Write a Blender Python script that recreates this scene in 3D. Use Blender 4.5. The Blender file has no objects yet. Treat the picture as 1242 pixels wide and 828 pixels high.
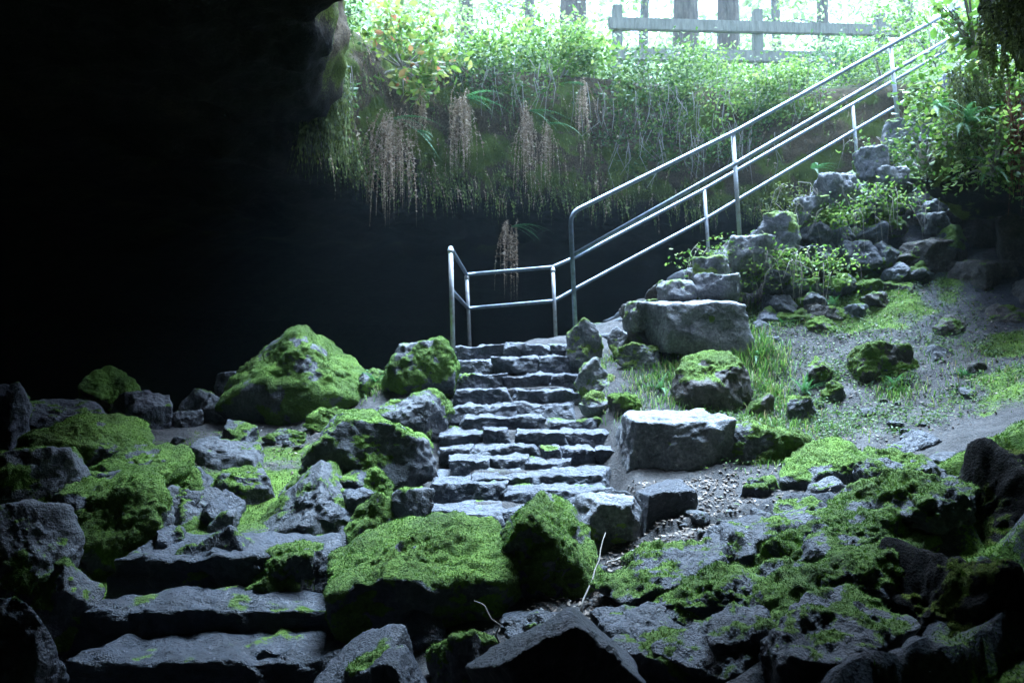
import bpy, bmesh, math, random
import numpy as np
from mathutils import Vector, Matrix
R = math.radians
rng = np.random.default_rng(7)
random.seed(7)
scene = bpy.context.scene
col = scene.collection

# ------------------------------------------------------------------ camera
F = 897.0; CX, CY = 621.0, 414.0; EYE = 1.7; PITCH = R(3.6)
def P(px, py, Y):
    """point at world depth Y seen at photo pixel px,py"""
    dx = (px-CX)/F; dz = -(py-CY)/F
    yy = math.cos(PITCH) - dz*math.sin(PITCH); zz = math.sin(PITCH) + dz*math.cos(PITCH)
    s = Y/yy
    return np.array([dx*s, Y, EYE+zz*s])
cd = bpy.data.cameras.new('camera'); cam = bpy.data.objects.new('camera', cd); col.objects.link(cam)
cam.location = (0, 0, EYE); cam.rotation_euler = (R(90)+PITCH, 0, 0)
cd.sensor_width = 36; cd.lens = F/1242*36; cd.clip_end = 500; cd.clip_start = 0.05
cd.dof.use_dof = True; cd.dof.focus_distance = 4.3; cd.dof.aperture_fstop = 4
scene.camera = cam

# ------------------------------------------------------------------ noise
def _h(ix, iy, iz, s):
    h = (ix.astype(np.uint32)*np.uint32(374761393) + iy.astype(np.uint32)*np.uint32(668265263)
         + iz.astype(np.uint32)*np.uint32(2246822519) + np.uint32((s*3266489917) & 0xffffffff))
    h ^= h >> np.uint32(13); h *= np.uint32(1274126177); h ^= h >> np.uint32(16)
    h *= np.uint32(2654435761); h ^= h >> np.uint32(15)
    return h
def noise(p, s=0):
    """gradient noise, about -1..1"""
    p = np.asarray(p, float); i = np.floor(p).astype(np.int64); f = p-i
    u = f*f*f*(f*(f*6-15)+10)
    out = np.zeros(len(p))
    for a in (0, 1):
        for b in (0, 1):
            for c in (0, 1):
                h = _h(i[:,0]+a, i[:,1]+b, i[:,2]+c, s)
                gx = (h & 1023)/511.5-1; gy = ((h >> 10) & 1023)/511.5-1; gz = ((h >> 20) & 1023)/511.5-1
                d = gx*(f[:,0]-a)+gy*(f[:,1]-b)+gz*(f[:,2]-c)
                out += d*(u[:,0] if a else 1-u[:,0])*(u[:,1] if b else 1-u[:,1])*(u[:,2] if c else 1-u[:,2])
    return out*1.2
def fbm(p, s=0, o=4, lac=2.1, g=.5):
    t = np.zeros(len(p)); a = 1.; p = np.asarray(p, float)
    for k in range(o):
        t += a*noise(p, s+k*17); p = p*lac+3.7; a *= g
    return t
def sstep(a, b, x):
    t = np.clip((x-a)/(b-a), 0, 1); return t*t*(3-2*t)

# ------------------------------------------------------------------ mesh helpers
def mesh_np(name, V, Fc, mat=None, smooth=True):
    V = np.ascontiguousarray(V, np.float32); Fc = np.ascontiguousarray(Fc, np.int32)
    me = bpy.data.meshes.new(name); k = Fc.shape[1]
    me.vertices.add(len(V)); me.vertices.foreach_set('co', V.ravel())
    me.loops.add(Fc.size); me.loops.foreach_set('vertex_index', Fc.ravel())
    me.polygons.add(len(Fc)); me.polygons.foreach_set('loop_start', np.arange(0, Fc.size, k, dtype=np.int32))
    me.polygons.foreach_set('loop_total', np.full(len(Fc), k, np.int32))
    me.update(calc_edges=True)
    if smooth: me.polygons.foreach_set('use_smooth', np.ones(len(Fc), bool))
    if mat: me.materials.append(mat)
    return me
def link(name, me, parent=None, loc=None):
    o = bpy.data.objects.new(name, me); col.objects.link(o)
    if loc is not None: o.location = loc
    if parent: o.parent = parent
    return o
def empty(name, loc=(0, 0, 0)):
    o = bpy.data.objects.new(name, None); col.objects.link(o); o.location = loc; o.empty_display_size = .1
    return o
def tag(o, label=None, cat=None, group=None, kind=None):
    if label: o['label'] = label
    if cat: o['category'] = cat
    if group: o['group'] = group
    if kind: o['kind'] = kind
    return o
def normals_of(me):
    n = np.zeros(len(me.vertices)*3, np.float32); me.vertex_normals.foreach_get('vector', n)
    return n.reshape(-1, 3)
def set_attr(me, name, vals):
    a = me.attributes.new(name, 'FLOAT', 'POINT'); a.data.foreach_set('value', np.ascontiguousarray(vals, np.float32))

class Acc:
    """collects polygons of one corner count"""
    def __init__(s): s.v = []; s.f = []; s.n = 0
    def add(s, V, Fc): s.v.append(np.asarray(V, float)); s.f.append(np.asarray(Fc)+s.n); s.n += len(V)
    def mesh(s, name, mat, smooth=True): return mesh_np(name, np.concatenate(s.v), np.concatenate(s.f), mat, smooth)
    def build(s, name, mat, parent=None, smooth=True, origin=None):
        V = np.concatenate(s.v)
        if origin is not None: V = V-np.asarray(origin)
        return link(name, mesh_np(name, V, np.concatenate(s.f), mat, smooth), parent)

def tube(path, rad, n=10, cap=True):
    path = np.asarray(path, float); m = len(path)
    rad = np.broadcast_to(rad, (m,)).astype(float)
    T = np.gradient(path, axis=0); T /= np.linalg.norm(T, axis=1)[:, None]+1e-9
    up = np.array([0, 0, 1.]) if abs(T[0][2]) < .9 else np.array([1., 0, 0])
    V = []
    A = np.cross(T[0], up); A /= np.linalg.norm(A)
    for i in range(m):
        A = A-T[i]*A.dot(T[i]); A /= np.linalg.norm(A); B = np.cross(T[i], A)
        t = np.linspace(0, 2*math.pi, n, endpoint=False)
        V.append(path[i]+rad[i]*(np.cos(t)[:, None]*A+np.sin(t)[:, None]*B))
    V = np.concatenate(V); Fc = []
    for i in range(m-1):
        for j in range(n):
            Fc.append((i*n+j, i*n+(j+1) % n, (i+1)*n+(j+1) % n, (i+1)*n+j))
    if cap:
        V = np.concatenate([V, path[:1], path[-1:]])
        a, b = m*n, m*n+1
        for j in range(0, n, 2):
            Fc.append((a, (j+2) % n, j+1, j)); Fc.append((b, (m-1)*n+j, (m-1)*n+j+1, (m-1)*n+(j+2) % n))
    return V, np.array(Fc)

# ------------------------------------------------------------------ materials
def mk(name):
    m = bpy.data.materials.new(name); m.use_nodes = True
    nt = m.node_tree; b = nt.nodes['Principled BSDF']
    return m, nt, b
def nd(nt, t, **kw):
    n = nt.nodes.new(t)
    for k, v in kw.items():
        if k in n.inputs: n.inputs[k].default_value = v
        else: setattr(n, k, v)
    return n
def ramp(nt, src, stops):
    r = nt.nodes.new('ShaderNodeValToRGB')
    e = r.color_ramp.elements
    while len(e) < len(stops): e.new(.5)
    for x, (p, c) in zip(e, stops): x.position = p; x.color = (*c, 1)
    nt.links.new(src, r.inputs[0]); return r.outputs[0]
def mixc(nt, fac, a, b):
    m = nt.nodes.new('ShaderNodeMix'); m.data_type = 'RGBA'
    nt.links.new(fac, m.inputs[0]); 
    for s, i in ((a, 6), (b, 7)):
        if isinstance(s, tuple): m.inputs[i].default_value = (*s, 1)
        else: nt.links.new(s, m.inputs[i])
    return m.outputs[2]
def rock_mat(name, dark, light, mossd, mossl, rough=.75, spec=.4, moss=True, rocky=None):
    m, nt, b = mk(name); L = nt.links
    geo = nd(nt, 'ShaderNodeNewGeometry')
    n1 = nd(nt, 'ShaderNodeTexNoise', Scale=5., Detail=8., Roughness=.65); L.new(geo.outputs['Position'], n1.inputs['Vector'])
    n2 = nd(nt, 'ShaderNodeTexNoise', Scale=38., Detail=6., Roughness=.7); L.new(geo.outputs['Position'], n2.inputs['Vector'])
    n3 = nd(nt, 'ShaderNodeTexVoronoi', Scale=95.); L.new(geo.outputs['Position'], n3.inputs['Vector'])
    md = tuple((a*.55+c*.45) for a, c in zip(dark, light))
    cr = ramp(nt, n1.outputs['Fac'], [(.3, dark), (.5, md), (.72, light)])
    cr2 = ramp(nt, n2.outputs['Fac'], [(.3, (.3, .31, .33)), (.55, (.95, .95, .95)), (.7, (1.6, 1.58, 1.5))])
    mu = nd(nt, 'ShaderNodeMix', data_type='RGBA', blend_type='MULTIPLY'); mu.inputs[0].default_value = 1
    L.new(cr, mu.inputs[6]); L.new(cr2, mu.inputs[7])
    base = mu.outputs[2]
    if rocky:
        ra = nd(nt, 'ShaderNodeAttribute', attribute_name='rocky')
        base = mixc(nt, ra.outputs['Fac'], base, ramp(nt, n2.outputs['Fac'], [(.3, rocky[0]), (.7, rocky[1])]))
    if moss:
        at = nd(nt, 'ShaderNodeAttribute', attribute_name='moss')
        n4 = nd(nt, 'ShaderNodeTexNoise', Scale=55., Detail=5., Roughness=.7); L.new(geo.outputs['Position'], n4.inputs['Vector'])
        n5 = nd(nt, 'ShaderNodeTexNoise', Scale=4., Detail=3.); L.new(geo.outputs['Position'], n5.inputs['Vector'])
        ad = nd(nt, 'ShaderNodeMath', operation='ADD'); L.new(n4.outputs['Fac'], ad.inputs[0]); L.new(n5.outputs['Fac'], ad.inputs[1])
        hf = nd(nt, 'ShaderNodeMath', operation='MULTIPLY'); L.new(ad.outputs[0], hf.inputs[0]); hf.inputs[1].default_value = .5
        mc = ramp(nt, hf.outputs[0], [(.3, mossd), (.5, tuple((a+c)/2 for a, c in zip(mossd, mossl))), (.66, mossl)])
        # break the edge of the moss with fine noise
        e = nd(nt, 'ShaderNodeMath', operation='SUBTRACT'); L.new(n4.outputs['Fac'], e.inputs[0]); e.inputs[1].default_value = .5
        e2 = nd(nt, 'ShaderNodeMath', operation='MULTIPLY_ADD'); L.new(e.outputs[0], e2.inputs[0]); e2.inputs[1].default_value = 1.6; L.new(at.outputs['Fac'], e2.inputs[2])
        mf = ramp(nt, e2.outputs[0], [(.3, (0, 0, 0)), (.62, (1, 1, 1))])
        col_ = mixc(nt, mf, base, mc)
        L.new(col_, b.inputs['Base Color'])
        rr = nd(nt, 'ShaderNodeMapRange'); L.new(mf, rr.inputs[0]); rr.inputs[3].default_value = rough; rr.inputs[4].default_value = .95
        L.new(rr.outputs[0], b.inputs['Roughness'])
    else:
        L.new(base, b.inputs['Base Color']); b.inputs['Roughness'].default_value = rough
    b.inputs['Specular IOR Level'].default_value = spec
    bm1 = nd(nt, 'ShaderNodeBump', Strength=.9, Distance=.03); L.new(n2.outputs['Fac'], bm1.inputs['Height'])
    bm2 = nd(nt, 'ShaderNodeBump', Strength=.45, Distance=.01); L.new(n3.outputs['Distance'], bm2.inputs['Height']); L.new(bm1.outputs[0], bm2.inputs['Normal'])
    L.new(bm2.outputs[0], b.inputs['Normal'])
    return m
MD, ML = (.018, .032, .004), (.12, .215, .022)
M = {}
M['rock'] = rock_mat('basalt', (.025, .027, .031), (.115, .12, .13), MD, ML, .62, .45)
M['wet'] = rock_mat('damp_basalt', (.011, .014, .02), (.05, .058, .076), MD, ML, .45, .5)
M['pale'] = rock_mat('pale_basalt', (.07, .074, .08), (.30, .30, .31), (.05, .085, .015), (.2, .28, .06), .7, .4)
M['brown'] = rock_mat('brown_basalt', (.03, .026, .022), (.11, .095, .08), MD, ML, .7, .4)
M['stair'] = rock_mat('stair_stone', (.03, .034, .042), (.125, .135, .16), MD, ML, .6, .45)
M['soil'] = rock_mat('trodden_soil', (.017, .0148, .0135), (.074, .067, .063), MD, ML, .8, .35, rocky=((.012, .013, .016), (.065, .068, .078)))
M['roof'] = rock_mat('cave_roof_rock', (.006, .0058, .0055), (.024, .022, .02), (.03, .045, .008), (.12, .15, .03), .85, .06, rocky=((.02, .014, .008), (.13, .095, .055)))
M['forest'] = rock_mat('forest_soil', (.03, .024, .016), (.10, .08, .05), (.02, .05, .008), (.1, .16, .03), .9, .2)

def leaf_mat(name, stops, trans=.4, rough=.55):
    m, nt, b = mk(name); L = nt.links
    geo = nd(nt, 'ShaderNodeNewGeometry')
    c = ramp(nt, geo.outputs['Random Per Island'], stops)
    L.new(c, b.inputs['Base Color']); b.inputs['Roughness'].default_value = rough; b.inputs['Specular IOR Level'].default_value = .3
    if trans:
        t = nd(nt, 'ShaderNodeBsdfTranslucent'); L.new(c, t.inputs['Color'])
        mx = nd(nt, 'ShaderNodeMixShader'); mx.inputs[0].default_value = trans
        L.new(b.outputs[0], mx.inputs[1]); L.new(t.outputs[0], mx.inputs[2])
        L.new(mx.outputs[0], nt.nodes['Material Output'].inputs['Surface'])
    return m
def moss_mat(name, stops):
    m, nt, b = mk(name); L = nt.links
    g = nd(nt, 'ShaderNodeNewGeometry'); n = nd(nt, 'ShaderNodeTexNoise', Scale=7., Detail=5., Roughness=.7); L.new(g.outputs['Position'], n.inputs['Vector'])
    a = nd(nt, 'ShaderNodeMath', operation='MULTIPLY_ADD'); L.new(n.outputs['Fac'], a.inputs[0]); a.inputs[1].default_value = 1.9; a.inputs[2].default_value = -.6
    c = nd(nt, 'ShaderNodeMath', operation='MULTIPLY_ADD'); L.new(g.outputs['Random Per Island'], c.inputs[0]); c.inputs[1].default_value = .35; L.new(a.outputs[0], c.inputs[2])
    col_ = ramp(nt, c.outputs[0], stops)
    n2 = nd(nt, 'ShaderNodeTexNoise', Scale=2.3, Detail=3.); L.new(g.outputs['Position'], n2.inputs['Vector'])
    col_ = mixc(nt, ramp(nt, n2.outputs['Fac'], [(.48, (0, 0, 0)), (.68, (.6, .6, .6))]), col_, (.06, .058, .013))
    L.new(col_, b.inputs['Base Color']); b.inputs['Roughness'].default_value = .85
    t = nd(nt, 'ShaderNodeBsdfTranslucent'); L.new(col_, t.inputs['Color']); mx = nd(nt, 'ShaderNodeMixShader'); mx.inputs[0].default_value = .25
    L.new(b.outputs[0], mx.inputs[1]); L.new(t.outputs[0], mx.inputs[2]); L.new(mx.outputs[0], nt.nodes['Material Output'].inputs['Surface'])
    return m
M['moss_blade'] = moss_mat('moss_blades', [(0, (.012, .03, .003)), (.4, (.042, .105, .009)), (.75, (.105, .22, .018)), (1, (.2, .34, .04))])
M['moss_blade0'] = leaf_mat('moss_blades', [(0, (.02, .05, .005)), (.5, (.07, .13, .014)), (1, (.17, .26, .035))], .25, .8)
M['moss_olive'] = leaf_mat('olive_moss_blades', [(0, (.03, .045, .008)), (.5, (.08, .11, .02)), (1, (.17, .21, .05))], .25, .8)
M['grass'] = leaf_mat('grass_blades', [(0, (.03, .09, .012)), (.5, (.08, .18, .03)), (.82, (.17, .26, .05)), (.9, (.2, .17, .08)), (1, (.26, .21, .11))], .4)
M['leaf'] = leaf_mat('bright_leaves', [(0, (.04, .10, .015)), (.45, (.10, .20, .03)), (.8, (.2, .3, .06)), (1, (.30, .36, .10))], .45)
M['leaf_misted'] = leaf_mat('mist_paled_leaves', [(0, (.12, .2, .06)), (.5, (.25, .36, .12)), (1, (.42, .5, .25))], .5)  # leaf colour lightened to carry the mist and glow of the opening
M['leaf_dark'] = leaf_mat('mid_leaves', [(0, (.02, .055, .012)), (.6, (.06, .12, .025)), (1, (.14, .2, .05))], .4)
M['leaf_red'] = leaf_mat('turning_leaves', [(0, (.07, .15, .02)), (.45, (.17, .27, .04)), (.72, (.25, .28, .06)), (.93, (.3, .3, .08)), (1, (.5, .12, .08))], .4)
M['fern'] = leaf_mat('fern_fronds', [(0, (.03, .11, .035)), (1, (.09, .24, .07))], .35)
M['dead'] = leaf_mat('dead_fronds', [(0, (.09, .05, .025)), (.4, (.27, .175, .1)), (1, (.52, .40, .27))], .2, .8)
M['roots'] = leaf_mat('red_brown_roots', [(0, (.08, .03, .015)), (1, (.26, .11, .06))], .1, .8)
M['twig'] = leaf_mat('grey_twigs', [(0, (.12, .10, .08)), (1, (.34, .30, .26))], 0, .8)
M['litter'] = leaf_mat('leaf_litter', [(0, (.05, .035, .025)), (.7, (.16, .12, .09)), (.96, (.26, .22, .18)), (1, (.5, .5, .48))], .1, .7)
M['needle'] = leaf_mat('conifer_needles', [(0, (.03, .08, .03)), (.6, (.07, .14, .045)), (1, (.13, .21, .07))], .4)
def bark_mat(name, a, c):
    m, nt, b = mk(name); L = nt.links
    g = nd(nt, 'ShaderNodeNewGeometry'); mp = nd(nt, 'ShaderNodeMapping'); mp.inputs['Scale'].default_value = (9, 9, 1.6)
    L.new(g.outputs['Position'], mp.inputs['Vector'])
    n = nd(nt, 'ShaderNodeTexNoise', Scale=1.5, Detail=8., Roughness=.7); L.new(mp.outputs[0], n.inputs['Vector'])
    L.new(ramp(nt, n.outputs['Fac'], [(.3, a), (.7, c)]), b.inputs['Base Color']); b.inputs['Roughness'].default_value = .9
    bm = nd(nt, 'ShaderNodeBump', Strength=.9, Distance=.05); L.new(n.outputs['Fac'], bm.inputs['Height']); L.new(bm.outputs[0], b.inputs['Normal'])
    return m
M['bark'] = bark_mat('tree_bark', (.035, .028, .022), (.15, .12, .10))
M['log'] = bark_mat('weathered_wood', (.09, .09, .075), (.23, .225, .19))
m, nt, b = mk('galvanised_steel'); M['steel'] = m
g = nd(nt, 'ShaderNodeNewGeometry'); n = nd(nt, 'ShaderNodeTexNoise', Scale=14., Detail=7., Roughness=.7); nt.links.new(g.outputs['Position'], n.inputs['Vector'])
nt.links.new(ramp(nt, n.outputs['Fac'], [(.3, (.09, .11, .13)), (.55, (.18, .215, .25)), (.72, (.28, .32, .36))]), b.inputs['Base Color'])
nt.links.new(ramp(nt, n.outputs['Fac'], [(.3, (.6, .6, .6)), (.7, (.32, .32, .32))]), b.inputs['Roughness']); b.inputs['Metallic'].default_value = .75
m, nt, b = mk('worn_steel_post'); M['post'] = m
g = nd(nt, 'ShaderNodeNewGeometry'); n = nd(nt, 'ShaderNodeTexNoise', Scale=18., Detail=7., Roughness=.75); nt.links.new(g.outputs['Position'], n.inputs['Vector'])
nt.links.new(ramp(nt, n.outputs['Fac'], [(.3, (.22, .16, .12)), (.48, (.34, .34, .33)), (.72, (.45, .47, .49))]), b.inputs['Base Color'])
b.inputs['Roughness'].default_value = .5; b.inputs['Metallic'].default_value = .55

# ------------------------------------------------------------------ rocks
_ico = {}
def ico(level):
    if level not in _ico:
        bm = bmesh.new(); bmesh.ops.create_icosphere(bm, subdivisions=level, radius=1)
        V = np.array([v.co[:] for v in bm.verts]); Fc = np.array([[v.index for v in f.verts] for f in bm.faces]); bm.free()
        V /= np.linalg.norm(V, axis=1)[:, None]
        _ico[level] = (V, Fc)
    return _ico[level]
def rock_verts(w, d, h, seed, sharp=24, rough=1., blocky=None, npl=9, level=5, planes=(), rz=None, top=None, chips=14, square=1.):
    """an angular stone cut by planes, w x d x h, centred on the origin"""
    rs = np.random.default_rng(seed*7919+13)
    V, Fc = ico(level)
    N = []; D = []
    if blocky is None: blocky = rs.random() < .45
    if blocky:
        a = (rs.uniform(-.5, .5) if rz is None else rz)
        for k in range(4):
            t = a+k*math.pi/2+rs.normal(0, .22)*square; N.append((math.cos(t), math.sin(t), rs.normal(.05, .18)*square)); D.append(rs.uniform(.68, .85))
        N.append((rs.normal(0, .16)*square, rs.normal(-.05, .16)*square, 1)); D.append(rs.uniform(.62, .8))
        N.append((rs.normal(0, .2), rs.normal(0, .2), -1)); D.append(.8)
    for k in range(npl):
        v = rs.normal(size=3); v[2] = v[2]*.8+.12; N.append(v); D.append(rs.uniform(.72, 1.0))
    for k in range(chips):
        N.append(rs.normal(size=3)); D.append(rs.uniform(.92, 1.08))
    if top is not None:
        N.append((top[0], top[1], 1)); D.append(top[2] if len(top) > 2 else .55)
    for p in planes: N.append(p[:3]); D.append(p[3])
    N = np.array(N, float); N /= np.linalg.norm(N, axis=1)[:, None]; D = np.array(D)
    q = np.clip(V@N.T, 0, None)/D
    r = (np.sum(q**sharp, axis=1)+1e-9)**(-1/sharp)
    r = np.minimum(r, 1.6)
    p = V*r[:, None]
    lo, hi = p.min(0), p.max(0)
    p = (p-(lo+hi)/2)/(hi-lo)*np.array([w, d, h])
    sz = (w*d*h)**(1/3)
    off = rs.uniform(-50, 50, 3)
    n = V*np.array([1/w, 1/d, 1/h]); n /= np.linalg.norm(n, axis=1)[:, None]
    a = .11*sz*fbm(p/(sz*.55)+off, seed, 3) + .035*sz*np.abs(fbm(p/(sz*.22)+off, seed+5, 3)) - .012*sz
    a += .013*min(1, sz*2)*fbm(p*20+off, seed+9, 4)
    # ledges and chips
    a -= .03*sz*sstep(.25, .5, noise(p/(sz*.3)+off*2, seed+3))
    p = p+n*(a*rough)[:, None]
    return p, Fc
def moss_mask(p, n, moss, seed, up=.6, scale=2.2):
    if moss <= 0: return np.zeros(len(p))
    q = up*n[:, 2] + 1.05*fbm(p*scale+seed*1.7, seed+40, 4) + .55*fbm(p*9, seed+41, 3) - .1 + (moss-.5)*1.5
    return sstep(.16, .62, q)
def blades(p, n, w, Fc, dens, ln, seed, jit=.9, mat='moss_blade'):
    """tiny moss blades on the faces where weight w is high"""
    rs = np.random.default_rng(seed+991)
    tri = Fc if Fc.shape[1] == 3 else np.concatenate([Fc[:, [0, 1, 2]], Fc[:, [0, 2, 3]]])
    a, b, c = p[tri[:, 0]], p[tri[:, 1]], p[tri[:, 2]]
    ar = np.linalg.norm(np.cross(b-a, c-a), axis=1)/2
    wt = ar*w[tri].mean(1)**1.5
    tot = wt.sum(); k = int(tot*dens)
    if k < 30: return None
    i = rs.choice(len(tri), k, p=wt/tot); u = rs.random((k, 2)); fl = u.sum(1) > 1; u[fl] = 1-u[fl]
    o = a[i]+(b[i]-a[i])*u[:, :1]+(c[i]-a[i])*u[:, 1:]
    nn = n[tri[i, 0]]; d = nn+rs.normal(0, jit*.5, (k, 3))+np.array([0, 0, .15]); d /= np.linalg.norm(d, axis=1)[:, None]
    s = np.cross(d, rs.normal(size=(k, 3))); s /= np.linalg.norm(s, axis=1)[:, None]
    l = ln*rs.uniform(.5, 1.3, k)[:, None]; wd = l*.3
    clump = (1+.6*noise(o*14, seed))[:, None]; l = l*np.clip(clump, .3, 2)*(1+.9*noise(o*5, seed+8)[:, None])
    V = np.stack([o-s*wd-nn*.003, o+s*wd-nn*.003, o+d*l], 1).reshape(-1, 3)
    return mesh_np('moss', V, np.arange(3*k).reshape(-1, 3), M[mat], False)

def make_rock(name, c, w, d, h, seed, mat='rock', moss=.5, parent=None, blade=True, rot=0, tilt=(0, 0), level=5, up=.6,
              blade_mat='moss_blade', dens=16000, ln=.0085, **kw):
    p, Fc = rock_verts(w, d, h, seed, level=level, **kw)
    Rm = np.array(Matrix.Rotation(rot, 3, 'Z') @ Matrix.Rotation(tilt[0], 3, 'X') @ Matrix.Rotation(tilt[1], 3, 'Y'))
    p = p@Rm.T
    me = mesh_np(name, p, Fc, M[mat]); n = normals_of(me)
    mk_ = moss_mask(p+np.asarray(c), n, moss, seed, up)
    lump = mk_*(.006+.018*fbm((p+np.asarray(c))*13, seed+2, 3)+.006*noise((p+np.asarray(c))*45, seed+3))
    p = p+n*lump[:, None]
    me.vertices.foreach_set('co', np.ascontiguousarray(p, np.float32).ravel()); me.update()
    set_attr(me, 'moss', mk_)
    o = link(name, me, parent, c)
    if blade and moss > .15:
        b = blades(p, n, mk_, Fc, dens, ln, seed, mat=blade_mat)
        if b: link('moss', b, o)['kind'] = 'stuff'
    return o

# ------------------------------------------------------------------ cave floor
ctrl = []
def cp(px, py, Y, dz=0): q = P(px, py, Y); ctrl.append((q[0], q[1], q[2]+dz))
for a in [(560, 424, 7.4), (620, 424, 7.5), (690, 420, 7.6), (600, 432, 9.5), (560, 432, 9.6), (660, 430, 9.2),
          (560, 452, 7.0), (700, 450, 7.0), (545, 490, 6.4), (720, 488, 6.4), (540, 525, 5.9), (740, 522, 5.9), (530, 548, 5.5), (750, 550, 5.5),
          (530, 578, 5.1), (740, 578, 5.1), (520, 600, 4.8), (700, 600, 4.8), (560, 640, 4.4),
          (500, 720, 3.9), (380, 700, 3.9), (240, 700, 3.95), (120, 700, 3.9), (240, 760, 3.6), (100, 760, 3.6), (400, 770, 3.5), (240, 822, 3.3), (450, 828, 3.2),
          (30, 720, 3.6), (60, 630, 4.3), (180, 640, 4.5), (300, 640, 4.6), (400, 640, 4.6), (450, 620, 4.8), (250, 590, 5.2), (400, 570, 5.6), (330, 520, 6.6), (330, 545, 6.0),
          (200, 545, 6.0), (60, 550, 5.8), (120, 505, 6.8), (250, 510, 7.0), (400, 500, 7.0), (460, 470, 7.1), (500, 450, 7.2), (40, 500, 6.8),
          (620, 760, 3.3), (700, 720, 3.6), (740, 660, 4.1), (760, 640, 4.3), (880, 640, 4.3), (820, 600, 4.8), (800, 700, 3.7), (750, 780, 3.1), (860, 790, 3.0), (940, 730, 3.3), (1000, 690, 3.5),
          (1040, 610, 4.2), (960, 620, 4.4), (1100, 590, 4.4), (1140, 560, 4.6), (1000, 560, 4.9), (900, 590, 4.8), (870, 550, 5.3), (990, 500, 6.0), (1060, 500, 5.8), (1130, 490, 5.7), (1200, 500, 5.2),
          (1240, 490, 5.0), (1000, 440, 6.6), (960, 405, 7.0), (900, 405, 7.0), (1060, 400, 6.9), (1130, 380, 6.9), (1200, 420, 6.2), (1240, 420, 6.0), (940, 470, 6.4),
          (770, 440, 6.9), (780, 480, 6.3), (870, 440, 6.7), (1000, 380, 7.3), (1090, 345, 7.5), (1170, 320, 7.6), (1240, 330, 7.2),
          (1150, 640, 3.5), (1100, 660, 3.4), (1150, 720, 2.9), (1050, 750, 2.9), (1000, 810, 2.6)]: cp(*a)
for q in [(0, 0, .05), (-2.5, .5, .1), (2.4, .6, .6), (2.2, 1.6, .75), (2.9, 2.4, 1.25), (2.5, 3.0, 1.25), (-2.6, 2.6, .6), (-3.2, 3.6, .9), (3.6, 3.5, 1.8), (4.6, 5.0, 2.3), (-4.5, 2, .9), (-4.6, 5.5, 1.2),
          (-5, 7.5, .9), (-3.5, 9, .7), (-1.2, 8.6, 1.4), (-1.6, 10.5, .2), (0, 11, .3), (1, 10.8, .2), (0, 13, -.5), (-6, 11, -.4), (3, 12, .2), (-10, 6, -.3), (-10, 14, -1), (0, 20, -1.5),
          (10, 16, 0), (0, -4, .2), (-8, -3, 0), (8, -3, 1.5), (6, 2, 2.0), (10, 4, 4.0), (6.2, 7.2, 2.4), (5.2, 6.6, 2.2), (8, 7, 3.0)]: ctrl.append(q)
# near and far edge of the upper flight
def lerp(a, b, t): return a+(b-a)*t
NA = P(697, 392, 7.4); NB = P(1085, 152, 8.9)        # foot of the front handrail
FA = P(672, 398, 9.2); FB = P(1037, 196, 10.75)      # foot of the rear handrail
for t in (.12, .25, .45, .65, .85, 1.05, 1.3):
    q = lerp(NA, NB, t); ctrl.append((q[0], q[1]+.15, q[2]-.5))
    q = lerp(FA, FB, t); ctrl.append((q[0], q[1], q[2]-.55)); ctrl.append((q[0], q[1]+1.0, min(q[2]-2.2, 1.0)))
for t in (.3, .55, .8, 1.0, 1.25):
    q = lerp(NA, NB, t); ctrl.append((q[0], q[1]-.45-.6*(t-.3), q[2]-.8-.75*t))
C = np.array(ctrl)
A_ = np.linalg.norm(C[:, None, :2]-C[None, :, :2], axis=2)
n_ = len(C); Kx = np.zeros((n_+3, n_+3)); Kx[:n_, :n_] = A_ - np.eye(n_)*.06
Kx[:n_, n_] = 1; Kx[:n_, n_+1:] = C[:, :2]; Kx[n_, :n_] = 1; Kx[n_+1:, :n_] = C[:, :2].T
SOL = np.linalg.solve(Kx, np.concatenate([C[:, 2], np.zeros(3)]))
def ground0(xy):
    xy = np.atleast_2d(np.asarray(xy, float)); out = np.zeros(len(xy))
    for s in range(0, len(xy), 20000):
        q = xy[s:s+20000]
        out[s:s+20000] = np.linalg.norm(q[:, None]-C[None, :, :2], axis=2)@SOL[:n_]+SOL[n_]+q@SOL[n_+1:]
    return out
def ground(xy):
    xy = np.atleast_2d(np.asarray(xy, float)); z = ground0(xy)
    p3 = np.column_stack([xy, np.zeros(len(xy))])
    # right-hand foreground: stepped mossy ledges of broken rock
    led = sstep(.5, 1.2, xy[:, 0])*(1-sstep(4.1, 4.7, xy[:, 1]))
    w = xy+.25*np.column_stack([fbm(p3*1.3+9, 3, 3), fbm(p3*1.3-5, 4, 3)])
    s = w[:, 0]*-.35+w[:, 1]*.95
    ph = s/.36; fr = ph-np.floor(ph)
    z = z+led*(.17*(sstep(.0, .16, fr)-fr)+.05*fbm(p3*2.7, 5, 3)-.07*np.abs(fbm(p3*4.5, 6, 3)))
    # bed cut for the stairs
    x, y = xy[:, 0], xy[:, 1]
    z = z-.17*sstep(-.78, -.6, x)*(1-sstep(.66, .84, x))*sstep(4.1, 4.4, y)*(1-sstep(7.6, 7.9, y))
    z = z-.2*sstep(-2.6, -2.3, x)*(1-sstep(-.75, -.5, x))*sstep(2.6, 2.9, y)*(1-sstep(4.2, 4.5, y))
    z = z+.05*fbm(p3*1.6, 11, 4)+.026*fbm(p3*5, 12, 4)+.012*np.abs(fbm(p3*16, 14, 2))+.008*fbm(p3*24, 13, 2)
    return z
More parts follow.
